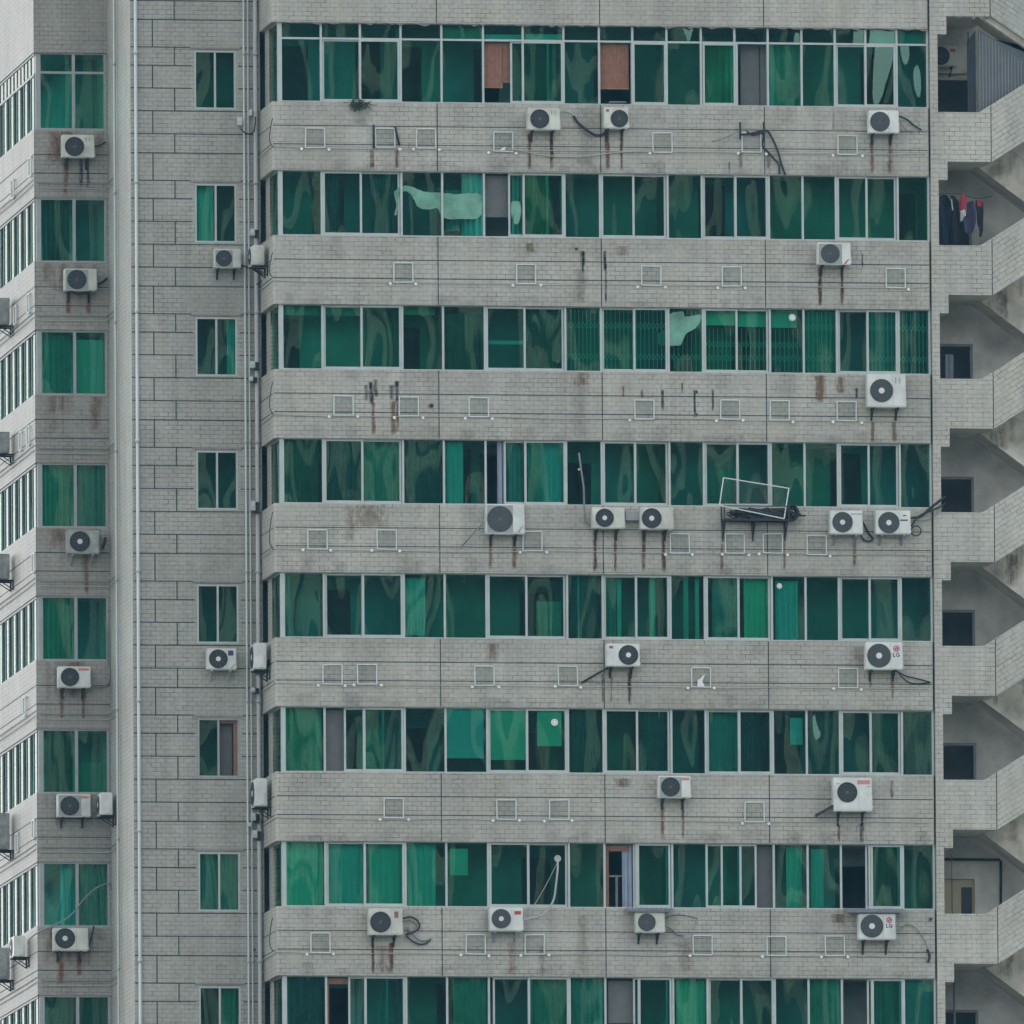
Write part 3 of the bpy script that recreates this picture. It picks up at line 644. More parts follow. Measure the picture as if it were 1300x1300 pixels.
def wallcurtain(k, u0, u1, f0, f1, mat, label, pleat=.04):
    x0, x1, z0, z1 = mwin[k-1]
    obj('curtain', cloth(x0+(x1-x0)*u0, x0+(x1-x0)*u1, z1-(z1-z0)*f1, z1-(z1-z0)*f0, YM+.32, pleat, .13), mat, None, label, 'curtain', 'curtains in the small wall windows')
wallcurtain(2, .05, .48, .02, 1, 'cur_white', 'pale curtain filling left half of the second small window from the top')
wallcurtain(3, .80, .97, .02, 1, 'cur_white', 'narrow pale curtain at right edge of the third small wall window')
wallcurtain(7, .05, .5, .02, 1, 'cur_mid', 'green curtain in left half of the seventh small wall window')
wallcurtain(7, .53, .97, .02, 1, 'cur_mid', 'green curtain in right half of the seventh small wall window')
wallcurtain(8, .55, .97, .02, 1, 'cur_mid', 'green curtain in right half of the lowest small wall window')
wallcurtain(6, .52, .86, .03, .97, 'cur_grey', 'grey blue sheet in the open half of the brown framed small window', 0)
mb = MB(); mb.box(XM+.2, XL+.1, YM+1.6, YM+1.8, 0, ZTOP); mb.box(XM+.05, XM+.2, YM+.3, YM+1.7, 0, ZTOP)
for k in range(0, 9): mb.box(XM+.2, XL+.1, YM+.21, YM+1.6, ZT(1)-(k)*H+.6, ZT(1)-(k)*H+.75)
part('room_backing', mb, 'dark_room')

# ------------------------------------------------------------------ left wing
GZT = PZ(94, 251, YG); GZB = PZ(94, 333.3, YG)
def gt(k): return GZT-(k-2)*H+(.33 if k == 1 else 0)
def gb(k): return GZB-(k-2)*H
WD = 12.0
wx0, wxm, wx1 = PX(52.6, 290, YG), PX(94.4, 290, YG), PX(135.3, 290, YG)
GJ = []
for k in range(0, 9):
    zt = gb(k) if k >= 1 else ZTOP; zb = gt(k+1) if k < 8 else 0
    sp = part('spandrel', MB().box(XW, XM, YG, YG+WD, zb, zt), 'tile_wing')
    if 1 <= k < 8:
        jm = MB()
        for dz in (1.10, .62):
            jm.box(XW+.005, XM-.01, YG-.004, YG+.01, zb+dz, zb+dz+.022); jm.box(XW-.004, XW+.01, YG+.005, YG+WD, zb+dz, zb+dz+.022)
        part('panel_joint', jm, 'joint', parent=sp)
        sm = MB()
        for j in range(9):
            x0 = XW+.1+(XM-XW-.5)*random.random(); w = random.uniform(.1, .5); h = random.uniform(.3, 1.2); y = YG-.006-.0007*j
            sm.face([(x0, y, zt-h), (x0+w, y, zt-h), (x0+w, y, zt-.01), (x0, y, zt-.01)], j % 2, [(0, 0), (1, 0), (1, 1), (0, 1)], random.uniform(.12, .4))
        a1 = {1: ((103, 195, 240, 5), (111, 195, 240, 4), (83, 195, 248, 6)), 2: ((86, 365, 400, 6), (112, 365, 400, 5)), 4: ((110, 872, 700, 5),), 5: ((78, 872, 915, 5), (106, 872, 915, 5)), 7: ((77, 1207, 1250, 7), (100, 1207, 1240, 6))}.get(k, ())
        for j, (px, ya, yb, w) in enumerate(a1):
            y = YG-.016-.001*j; xa_, xb2 = PX(px-w*.7, ya, YG), PX(px+w*.7, ya, YG); za, zc = PZ(px, max(ya, yb), YG), PZ(px, min(ya, yb), YG)
            za = max(za, zb+.01); zc = min(zc, zt-.01)
            sm.face([(xa_, y, za), (xb2, y, za), (xb2, y, zc), (xa_, y, zc)], 2 if k == 1 and j < 2 else 1 if k == 4 else 0, [(0, 0), (1, 0), (1, 1), (0, 1)], .9)
        part('run_stain', sm, ['rust', 'soft', 'black'], parent=sp, kind='stuff')
    if k >= 1:
        z0, z1 = gb(k), gt(k)
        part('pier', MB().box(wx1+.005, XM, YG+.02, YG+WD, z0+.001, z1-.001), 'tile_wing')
        mb = MB(); w = .05; y = YG+.08
        mb.box(XW+.06, wx0, y-.03, y+.10, z0+.05, z1-.05); mb.box(wx1-w, wx1, y-.03, y+.05, z0+.05, z1-.05)
        mb.box(XW+.06, wx1, y-.04, y+.05, z0+.001, z0+.05); mb.box(XW+.06, wx1, y-.03, y+.05, z1-.05, z1-.001)
        mb.box(wxm-.04, wxm+.04, y-.035, y+.04, z0+.05, z1-.05)
        if k == 1:
            zq = PZ(94, 92, YG); mb.box(wx0, wxm-.04, y-.03, y+.03, zq-.03, zq+.03); mb.box(wxm+.04, wx1-w, y-.03, y+.03, zq-.03, zq+.03)
        W = part('wing_window', mb, 'alu_grey')
        for a, b in ((wx0, wxm-.04), (wxm+.04, wx1-w)):
            g = MB(); g.face([(a, y, z0+.05), (b, y, z0+.05), (b, y, z1-.05), (a, y, z1-.05)]); part('wide_pane', g, 'glass', parent=W)
        # flank strip facing left: outer and inner sashes in turn
        fm = MB(); ga = MB(); y0 = YG+.20; mod = .70; n = 16
        xo, xi = XW+.05, XW+.13
        fm.box(XW+.03, XW+.18, YG+.18, YG+WD-.3, z0+.001, z0+.06); fm.box(XW+.03, XW+.18, YG+.18, YG+WD-.3, z1-.06, z1-.001)
        zt_ = z1-.06
        if k == 1:
            zq = z1-.56; fm.box(XW+.03, XW+.18, YG+.18, YG+WD-.3, zq-.03, zq+.03)
            for i in range(n):
                a = y0+mod*i; b = a+mod
                fm.box(xo-.02, xo+.06, b-.03, b, zq+.03, zt_); ga.face([(xo, b-.03, zq+.03), (xo, a, zq+.03), (xo, a, zt_), (xo, b-.03, zt_)])
            zt_ = zq-.03
        for i in range(n):
            a = y0+mod*i; b = a+mod; x = xo if i % 2 == 0 else xi
            fm.box(x-.02, x+.02, b-.04, b, z0+.06, zt_); fm.box(x-.02, x+.02, a, a+.03, z0+.06, zt_)
            ga.face([(x, b-.04, z0+.06), (x, a+.03, z0+.06), (x, a+.03, zt_), (x, b-.04, zt_)])
        part('flank_frame', fm, 'alu_dark', parent=W); part('flank_glazing', ga, 'glass_wing', parent=W)  # dark frame metal: shade on the sash edges is put into the colour
mb = MB(); mb.box(XW+1.2, XW+1.35, YG+1.8, YG+WD-.1, 0, ZTOP-.2); mb.box(XW+1.35, XM-.02, YG+1.8, YG+1.95, 0, ZTOP-.2); mb.box(XW+.2, XW+1.2, YG+WD-.3, YG+WD-.15, 0, ZTOP-.2); part('room_backing', mb, 'dark_room')
def wingcurtain(k, u0, u1, f0, f1, mat, label, pleat=.04):
    z0, z1 = gb(k), gt(k)
    obj('curtain', cloth(wx0+(wx1-wx0)*u0, wx0+(wx1-wx0)*u1, z1-(z1-z0)*f1, z1-(z1-z0)*f0, YG+.40, pleat, .14), mat, None, label, 'curtain', 'curtains in the wing windows')
wingcurtain(2, .05, .46, .02, 1, 'cur_dim', 'dark green curtain left of the mullion in second wing window from top')
wingcurtain(3, .02, .47, .02, 1, 'cur_mid', 'green curtain left of the mullion in third wing window from top')
wingcurtain(3, .52, .97, .12, 1, 'cur_white', 'pale sheet right of the mullion in third wing window from top', 0)
wingcurtain(4, .02, .47, .02, 1, 'cur_mid', 'green curtain left of the mullion in fourth wing window from top')
wingcurtain(4, .52, .97, .02, 1, 'cur_mid', 'green curtain right of the mullion in fourth wing window from top')
wingcurtain(5, .02, .47, .02, 1, 'cur_mid', 'green curtain left of the mullion in fifth wing window from top')
wingcurtain(6, .52, .97, .5, 1, 'cur_mid', 'half height curtain right of the mullion in sixth wing window')
wingcurtain(6, .02, .47, .02, 1, 'cur_dim', 'dark green curtain left of the mullion in sixth wing window')
wingcurtain(7, .28, .46, .02, 1, 'cur_white', 'pale gathered curtain left of the mullion in seventh wing window')
wingcurtain(7, .52, .97, .02, 1, 'cur_mid', 'green curtain right of the mullion in seventh wing window')
wingcurtain(8, .02, .97, .02, 1, 'cur_dim', 'dark green curtain across the lowest wing window')
# main body behind everything
mb = MB().box(XM+.2, XR, 4.61, YG+WD, 0, ZTOP-.1); part('core', mb, 'tile_wing')

# ------------------------------------------------------------------ stair tower
YS0 = -.05
SX0, SX1, SX2, SX3, SX4 = (PX(p, 260, YS0) for p in (1182.2, 1191.8, 1203.3, 1259, 1244))
LZ = PZ(1215, 142.3, YS0); LB = PZ(1230, 205.3, YS0); BLK = PZ(1197, 228.3, YS0)
SL = .64
TOPX = 1450
SXE = PX(1405, 260, YS0)
ang = math.atan(SL)
M['tile_up'] = tile('stair_tile_rising', (.515, .51, .455), (.475, .472, .425), (.09, .10, .10), rot=-ang, bw=.27, bh=.118)
M['tile_down'] = tile('stair_tile_falling', (.46, .475, .43), (.42, .435, .40), (.08, .09, .09), rot=ang*1.02, bw=.27, bh=.118)
mb = MB().box(SX0, SX1, YS0, 1.0, 0, ZTOP); part('pilaster', mb, 'tile_stair')
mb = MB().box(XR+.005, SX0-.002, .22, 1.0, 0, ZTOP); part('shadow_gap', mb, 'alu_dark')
doorx0, doorx1 = PX(1192, 455, 2.6), PX(1235, 455, 2.6)
dholes = []
DZ = PZ(1215, 436.5, 2.6)
for j in range(1, 10):
    lz = LZ-(j-1)*H
    dholes.append((SX1+.05, doorx1, lz-1.0, DZ-(j-3)*H))
mb = MB(); wall_holes(mb, (SX0, PX(1480, 260, 2.6)), (0, ZTOP), dholes, 2.6, .25); BW = part('stair_wall', mb, 'plaster')
part('side_wall', MB().box(SX0+.01, SX0+.15, 1.0, 2.6, 0, ZTOP), 'plaster')
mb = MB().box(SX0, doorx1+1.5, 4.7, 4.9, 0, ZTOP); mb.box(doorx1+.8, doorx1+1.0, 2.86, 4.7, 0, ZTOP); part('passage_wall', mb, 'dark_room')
for j in range(0, 10):
    dz = -(j-1)*H
    lift = (.32 if j == 0 else 0)     # the top storey is a little taller
    lz, lb = LZ+dz+lift, LB+dz+lift
    if j == 0: lz = ZTOP
    # landing parapet with block under it
    poly = [(SX1+.001, lb), (SX3-.012, lb), (SX3-.012, lz+.19 if j else lz), (SX4, lz), (SX1+.001, lz)]
    if j == 0: poly = [(SX1+.001, lb), (SX3-.012, lb), (SX3-.012, lz), (SX1+.001, lz)]
    part('landing_parapet', MB().prism(poly, YS0, YS0+.16), 'tile_stair')
    part('bracket_block', MB().box(SX1+.001, SX2, YS0+.001, 1.0, BLK+dz+lift, lb-.001), 'tile_stair')
    part('landing_slab', MB().box(SX1+.001, SX3+.03, YS0+.161, 2.59, lb+.02, lb+.24), 'plaster')
    if j >= 1:
        part('parapet_joint', MB().box(SX3-.011, SX3+.011, YS0+.012, YS0+.15, lb+.01, lz+.18), 'joint')
        x0, x1 = SX3+.012, SXE; r = (x1-x0)*SL
        zt0 = lz+.20
        part('flight_parapet', MB().prism([(x0, lb), (x1, lb+r), (x1, zt0+r), (x0, zt0)], YS0, YS0+.16), 'tile_up')
        part('stair_flight', MB().prism([(x0+.02, lb+.03), (x1, lb+.03+r), (x1, lb+.26+r), (x0+.02, lb+.26)], YS0+.161, 1.12), 'concrete')
    else:
        x0, x1 = SX3+.012, SXE; r = (x1-x0)*SL*1.05
        part('flight_parapet', MB().prism([(x0, lb), (x1, lb-r), (x1, lz-r*.2), (x0, lz)], YS0-.02, YS0+.16), 'tile_down')
        x0 = PX(1234, 45, 1.2)
        part('stair_flight', MB().prism([(x0, lb+.02), (x1, lb+.02-(x1-x0)*SL*1.05), (x1, lb+.25-(x1-x0)*SL*1.05), (x0, lb+.25)], YS0+.161, 1.3), 'concrete')
    if j >= 1:  # flight going down from this landing, behind: bare balustrade and soffit
        xb, zb_ = P(1241.5, 212.5, 1.25); xe, ze = P(1300, 256, 1.25); s2 = (ze-zb_)/(xe-xb)
        zb_ += dz; x1 = SXE; ze = zb_+s2*(x1-xb)
        part('rear_balustrade', MB().prism([(xb, zb_), (x1, ze), (x1, ze+1.35), (xb, zb_+1.0)], 1.25, 1.37), 'concrete')
        sm = MB(); rr = random.Random(j)
        for q in range(10):
            xa = xb+.15+rr.random()*1.5; wq = rr.uniform(.08, .4); zt_q = lb+(xa-SX3)*SL+rr.uniform(-.05, .05)+.05; zb_q = zb_+s2*(xa+wq-xb)+.03
            zb_q = max(zb_q, zt_q-rr.uniform(.25, 1.0))
            if zt_q-zb_q > .1: sm.face([(xa, 1.247-.0008*q, zb_q), (xa+wq, 1.247-.0008*q, zb_q), (xa+wq, 1.247-.0008*q, zt_q), (xa, 1.247-.0008*q, zt_q)], q % 2, [(0, 0), (1, 0), (1, 1), (0, 1)], rr.uniform(.12, .4))
        if sm.f: part('run_stain', sm, ['soft', 'wash'], kind='stuff')
        part('stair_flight', MB().prism([(xb-.30, zb_-.30*s2*1.0+.004), (x1, ze+.004), (x1, ze+.25), (xb-.30, zb_+.25-.30*s2)], 1.371, 2.45), 'plaster')
    zh = lz+(.0)
    part('half_landing', MB().box(SXE+.002, SXE+2, YS0, 2.59, (lb if j else lb-3)+1.55, (lb if j else lb-3)+1.8), 'concrete')
# doors
for j in range(1, 9):
    lz = LZ-(j-1)*H; x0, x1 = SX1+.06, doorx1; zt = DZ-(j-3)*H; z0 = lz-1.0
    fr = MB(); fr.box(x1-.07, x1-.003, 2.57, 2.70, z0+.003, zt-.07); fr.box(x0, x1-.003, 2.57, 2.70, zt-.07, zt-.003)
    if j == 7:
        D = part('door', fr, 'plaster', label='cream door with dark glass slot')
        xg0, xg1 = PX(1220, 1140, 2.68), PX(1234, 1140, 2.68); zg = PZ(1225, 1126.5, 2.68)
        lf = MB(); lf.box(x0, xg0, 2.66, 2.72, z0+.003, zt-.07); lf.box(xg1, x1-.07, 2.66, 2.72, z0+.003, zt-.07); lf.box(xg0, xg1, 2.66, 2.72, zg, zt-.07); lf.box(xg0, xg1, 2.66, 2.72, z0+.003, z0+.8)
        part('door_leaf', lf, 'cream_door', parent=D)
        lf = MB().box(xg0, xg1, 2.70, 2.715, z0+.8, zg); part('door_glass', lf, 'navy_door', parent=D)
        lf = MB().box(PX(1208.5, 1140, 2.66), PX(1209.3, 1140, 2.66), 2.652, 2.659, z0+.003, zt-.07); part('door_joint', lf, 'joint', parent=D)
    else:
        D = part('door_frame', fr, 'frame_grey')
# corrugated metal infill of the top opening
ip = [P(*q, .35) for q in ((1241, 140), (1300, 104), (1300, 78), (1262, 50), (1242, 37))]
xa0 = ip[0][0]; zlow = LZ-.15
mb = MB().prism([(xa0, zlow), (ip[1][0]+3, ip[1][1]+.3), (ip[2][0]+3, ip[2][1]-1.0), ip[3], ip[4]], .33, .38)
CL = part('metal_cladding', mb, 'cladding')
rb = MB(); z_at_top = lambda x: ip[4][1]+(ip[2][1]-ip[4][1])*(x-ip[4][0])/(ip[2][0]-ip[4][0])
for i in range(16):
    x = xa0+.05+i*.083; rb.box(x, x+.02, .312, .33, zlow+.1, z_at_top(x)-.05)
part('cladding_rib', rb, 'alu_dark', parent=CL)
xk0 = PX(1229, 90, .36)
part('cladding_return', MB().prism([(xk0, LZ-.2), (xa0-.02, LZ-.2), (xa0-.02, ip[4][1]-.02), (xk0, ip[4][1]-.30)], .45, .5), 'navy_door')
mb = MB(); mb.tube([(PX(1229, 45, .30), .30, PZ(1229, 41, .30)), (PX(1229.5, 90, .30), .30, PZ(1229.5, 90, .30))], .02, smooth=False); part('cladding_post', mb, 'iron')
mb = MB(); z = PZ(1210, 92, 2.5); mb.box(SX1+.1, PX(1232, 92, 2.5), 2.45, 2.59, z-.03, z+.12); mb.box(SX1+.1, PX(1232, 92, 2.5), 2.40, 2.59, z-.20, z-.14); part('lintel', mb, 'concrete')

part('torn_edge', torn_edge(SX2+.02, SX3-.02, YS0+.004, LB+H+.32, 'tile_stair', 16, .1), 'plaster_dirty')
part('torn_edge', torn_edge(XW+.03, wx1, YG+.004, gt(1), 'tile_wing', 22, .06), 'plaster_dirty')

# ------------------------------------------------------------------ air conditioners
def letters(mb, cx, cz, s, y):
    """the two letters L and G, s metres high, on the plane y"""
    t = s*.19; x = cx-s*.82
    mb.box(x, x+t, y, y+.003, cz-s/2, cz+s/2); mb.box(x+t, x+s*.58, y, y+.003, cz-s/2, cz-s/2+t)
    gx = cx+s*.36; n = 20
    for i in range(n):
        a0, a1 = math.radians(42)+math.radians(298)*i/n, math.radians(42)+math.radians(298)*(i+1)/n
        ro, ri = s*.5, s*.5-t
        p = [(gx+r*math.cos(a)*.94, y, cz+r*math.sin(a)) for r, a in ((ri, a0), (ro, a0), (ro, a1), (ri, a1))]
        mb.face(p)
    mb.box(gx+.02*s, gx+s*.47, y-.0004, y+.003, cz-t*.7, cz+t*.35); mb.box(gx+s*.47-t, gx+s*.47, y, y+.003, cz-s*.34, cz-t*.7)
def ac(box, wallY, label, fan=.36, fr=.42, fz=.5, hub=True, mat='ac_white', style='', group='air conditioners on the facade', gap=.12, depth=.30, side=False, brk='iron', drop=.22, world=None):
    """box: left, top, right, bottom in the photo.  style letters: q square grille, r red badge, k pink strip, b brown badge, l round emblem with letters, m small marks, t teal line, n navy label, s slash, d dark notches"""
    if side:                                    # hung on a wall that faces left (-X); box gives the visible side panel
        l, t, r, b_ = box; X = wallY           # plane x of that wall
        yc = world
        xr = X-.12; xl = xr-.30
        zt = PZ((l+r)/2, t, yc-.4); zb = PZ((l+r)/2, b_, yc-.4); w, h = .80, zt-zb
        org = (xr, yc, zb)
    else:
        l, t, r, b_ = box; yf = wallY-gap-depth
        x0, zt = P(l, (t+b_)/2, yf)[0], PZ((l+r)/2, t, yf); x1 = PX(r, (t+b_)/2, yf); zb = PZ((l+r)/2, b_, yf)
        w, h = x1-x0, zt-zb; org = ((x0+x1)/2, wallY-gap, zb)
    root = empty('air_conditioner', org, None, label, 'air conditioner', group)
    rz = -PI/2 if side else 0
    root.rotation_euler = (0, 0, rz)
    def ch(name, mb, mats, parent=root, bevel=0, smooth=False):
        me_o = obj(name, mb, mats, None, bevel=bevel, smooth=smooth, org=(0, 0, 0))
        me_o.parent = parent; me_o.location = (0, 0, 0); return me_o
    d = depth; f = -d
    cs = MB().box(-w/2, w/2, -d, 0, 0, h); cas = ch('casing', cs, mat, bevel=.015)
    cr = MB(); cr.box(w*.16, w*.16+.006, f-.002, f+.01, .03, h-.03); cr.box(-w/2+.02, w/2-.02, f-.002, f+.01, h*.045, h*.045+.006); ch('panel_seam', cr, 'ac_panel', cas)
    fx = -w/2+w*fan; fzz = h*fz; rad = h*fr
    if 'q' in style:
        q = MB().box(-w/2+.03, -w/2+w*fan*2-.02, f-.006, f+.01, .03, h-.03); ch('grille_panel', q, 'ac_panel', cas, bevel=.004)
    g = MB(); g.disc(fx, f, fzz, rad, .010, 0 if not 'x' in style else 2)
    g.ring(fx, f-.010, fzz, rad*1.04, rad*.06, .008, 1)
    for q in (.82, .66, .5, .36): g.ring(fx, f-.010, fzz, rad*q, rad*.035, .006, 1, 24)
    for q in range(10):
        a = 2*PI*q/10; c_, s_ = math.cos(a), math.sin(a)
        g.face([(fx+c_*rad*.25-s_*.004, f-.015, fzz+s_*rad*.25+c_*.004), (fx+c_*rad*.25+s_*.004, f-.015, fzz+s_*rad*.25-c_*.004), (fx+c_*rad+s_*.004, f-.015, fzz+s_*rad-c_*.004), (fx+c_*rad-s_*.004, f-.015, fzz+s_*rad+c_*.004)], 1)
    fg = ch('fan_grille', g, ['fan_dark', 'fan_ring', 'fan_mid'])
    hb = MB().disc(fx, f-.012, fzz, rad*(.26 if hub else .2), .010); ch('fan_hub', hb, 'hub' if hub else 'fan_ring', fg)
    e = MB(); bx = w*.30; bn = None
    if 'r' in style: e.box(w*.24, w*.44, f-.004, f+.01, h*.70, h*.85); bn = 'red'
    if 'k' in style: e.box(w*.12, w*.45, f-.004, f+.01, h*.80, h*.92); bn = 'pink'
    if 'b' in style: e.box(w*.26, w*.38, f-.004, f+.01, h*.64, h*.88); bn = 'brown'
    if 'n' in style: e.box(w*.22, w*.40, f-.004, f+.01, h*.66, h*.90); bn = 'navy'
    if 't' in style: e.box(w*.14, w*.49, f-.004, f+.01, h*.835, h*.87); bn = 'teal'
    if 'm' in style:
        for q in (.22, .32): e.box(w*q, w*q+.035, f-.004, f+.01, h*.72, h*.90)
        bn = 'ac_panel'
    if 'o' in style: e.box(-w*.42, -w*.30, f-.004, f+.01, h*.78, h*.90); bn = 'brown'
    if 'w' in style: e.box(w*.20, w*.42, f-.004, f+.01, h*.56, h*.62); e.box(w*.28, w*.38, f-.004, f+.01, h*.76, h*.81); bn = 'ink'
    if 'd' in style: e.box(-w*.42, -w*.34, f-.004, f+.01, h*.80, h*.825); e.box(w*.38, w*.46, f-.004, f+.01, h*.72, h*.745); bn = bn or 'ink'
    if bn: ch('badge', e, bn, cas)
    if 's' in style:
        e = MB().prism([(w*.30, h*.06), (w*.36, h*.06), (w*.46, h*.26), (w*.42, h*.26)], f-.004, f+.01); ch('stripe_mark', e, 'red' if 'z' in style else 'ac_panel', cas)
    if 'l' in style:
        e = MB(); ex, ez = w*.33, h*.76; e.disc(ex, f, ez, h*.115, .005)
        lg = ch('emblem', e, 'magenta', cas)
        e = MB(); e.ring(ex, f-.0055, ez, h*.085, h*.014, .001, 0, 24); e.box(ex-.008, ex+.002, f-.0068, f-.0058, ez-.03, ez+.035); e.box(ex+.002, ex+.028, f-.0068, f-.0058, ez-.03, ez-.02); e.disc(ex-.022, f-.0058, ez+.022, .010, .001, 0, 10)
        ch('emblem_mark', e, 'hub', lg)
        e = MB(); letters(e, ex, h*.535, h*.15, f-.005); ch('lettering', e, 'ink', cas)
    sv = MB(); sv.box(w/2, w/2+.03, -d*.62, -d*.2, h*.05, h*.5); sv.box(w/2, w/2+.018, -d*.80, -d*.68, h*.58, h*.64); sv.box(w/2, w/2+.05, -d*.5, -d*.4, h*.12, h*.18)
    ch('valve_cover', sv, mat, bevel=.006)
    for sx in (-.33, .30):
        k = MB(); x = w*sx; k.box(x-.022, x+.022, f*1.02, gap-.002, -.045, -.002)
        k.prism([(x-.022, -.045), (x-.022, -.045-drop), (x+.022, -.045-drop), (x+.022, -.045)][::-1], gap-.035, gap-.002)
        k.tube([(x, f*.7, -.05), (x, gap-.03, -.04-drop*.95)], .014, n=5, smooth=False)
        ch('bracket', k, brk)
    return root

ac((79,171,120,200), YG, 'cream air conditioner with square grille under the top wing window', .38,.41,.48,False,'ac_cream','m')
ac((82,341,123,369), YG, 'weathered air conditioner with dangling hose under the second wing window', .38,.43,.5,False,'ac_cream','q')
ac((85,673,126,703), YG, 'grimy grey air conditioner with pale hub on the wing', .40,.42,.52,True,'ac_grey','', brk='ac_panel')
ac((74,846,115,873), YG, 'white air conditioner with pink strip under the fifth wing window', .36,.42,.5,False,'ac_white','k')
ac((73,1008,115,1037), YG, 'white air conditioner with pink strip beside an edge on unit on the wing', .37,.41,.48,False,'ac_white','kq')
ac((68,1178,112,1207), YG, 'dirty air conditioner with black fan and pale hub, lowest on the wing', .33,.43,.54,True,'ac_cream','')
ac((272,316,306,340), YM, 'small air conditioner between small wall window and the pipes, upper of two', .36,.42,.5,False,'ac_cream','q')
ac((263,823,300,850), YM, 'air conditioner with navy label under a small wall window', .38,.43,.5,True,'ac_white','ns', brk='pvc_grey')
ac((670,137,711,165), YB, 'cream air conditioner left of a black hose under the top window row', .37,.42,.5,False,'ac_cream','m')
ac((767,136,798,163), YB, 'narrow air conditioner with fan on the right under an orange blind', .62,.40,.46,False,'ac_cream','o')
ac((1103,140,1141,169), YB, 'white air conditioner near the stair tower under the top window row', .37,.42,.5,False,'ac_white','x')
ac((1038,308,1080,336), YB, 'white air conditioner with grey grille and red slash above two rust runs', .38,.42,.5,False,'ac_white','qszx')
ac((1101,475,1150,517), YB, 'large white air conditioner with grey fan under the third window row', .37,.34,.50,True,'ac_white','rx'.replace('r','m'), drop=.26)
ac((617,640,666,678), YB, 'large air conditioner with grey square grille, leftmost under the fourth window row', .36,.42,.5,False,'ac_white','qsx')
ac((752,644,793,671), YB, 'air conditioner with pale hub, second from left under fourth window row', .38,.42,.5,True,'ac_cream','')
ac((813,644,855,672), YB, 'air conditioner with pale hub left of the rusty metal shelf', .34,.44,.5,True,'ac_cream','')
ac((1054,648,1095,678), YB, 'white air conditioner with thin teal line beside the metal shelf', .38,.42,.5,True,'ac_white','tx', brk='alu_dark')
ac((1112,648,1156,678), YB, 'white air conditioner with loose black cables beside the stair tower', .37,.44,.48,True,'ac_white','wx', brk='alu_dark')
ac((770,817,812,846), YB, 'air conditioner with fan on its right side under the fifth window row', .66,.42,.5,True,'ac_white','o')
ac((1099,815,1146,850), YB, 'white air conditioner with clean round red emblem under the fifth window row', .36,.42,.5,True,'ac_white','lx')
ac((836,985,877,1013), YB, 'white air conditioner with pink strip under the sixth window row', .37,.42,.5,False,'ac_white','kq')
ac((1058,987,1107,1030), YB, 'tall white air conditioner with black fan under the sixth window row', .36,.29,.56,False,'ac_white','kd', drop=.3)
ac((468,1153,511,1187), YB, 'rust eaten air conditioner with coiled cables under the seventh window row', .35,.38,.48,False,'ac_cream','b')
ac((622,1152,664,1182), YB, 'air conditioner with red badge and hose rising to a window', .34,.40,.52,True,'ac_white','rx', brk='alu_dark')
ac((807,1158,844,1184), YB, 'yellowed air conditioner below a narrow canopy under the seventh window row', .38,.42,.5,False,'ac_cream','x')
ac((1090,1160,1137,1193), YB, 'air conditioner with round red emblem under a corrugated canopy', .36,.43,.52,True,'ac_white','lx', drop=.3)
ac((1182,58,1215,84), 2.55, 'air conditioner with red badge inside the top stair landing', .36,.44,.5,False,'ac_cream','r', gap=.1)
xs = XL
ac((318,311,334,336), xs, 'edge on air conditioner on the bay flank, uppermost of three', side=True, world=1.15, mat='ac_cream')
ac((317,816,337,849), xs, 'edge on air conditioner on the bay flank, middle of three, beside a navy labelled unit', side=True, world=1.15, mat='ac_white')
ac((317,988,337,1023), xs, 'edge on air conditioner on the bay flank, lowest of three, above small white boxes', side=True, world=1.15, mat='ac_white')
ac((122,1006,141,1034), XM, 'edge on air conditioner in the corner between wing and main wall', side=True, world=6.0, mat='ac_white')
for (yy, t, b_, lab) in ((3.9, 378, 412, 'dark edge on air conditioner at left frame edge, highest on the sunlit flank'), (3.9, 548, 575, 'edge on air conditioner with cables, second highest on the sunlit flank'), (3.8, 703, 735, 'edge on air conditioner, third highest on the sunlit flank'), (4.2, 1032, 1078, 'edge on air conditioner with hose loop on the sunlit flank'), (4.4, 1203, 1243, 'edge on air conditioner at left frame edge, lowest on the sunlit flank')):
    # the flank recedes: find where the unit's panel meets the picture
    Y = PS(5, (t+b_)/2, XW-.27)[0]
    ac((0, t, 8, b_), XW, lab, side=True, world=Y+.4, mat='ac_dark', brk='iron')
Y = PS(25, 1200, XW-.27)[0]
ac((17, 1188, 33, 1214), XW, 'white edge on air conditioner on rusty brackets near the wing corner', side=True, world=Y+.4, mat='ac_white')

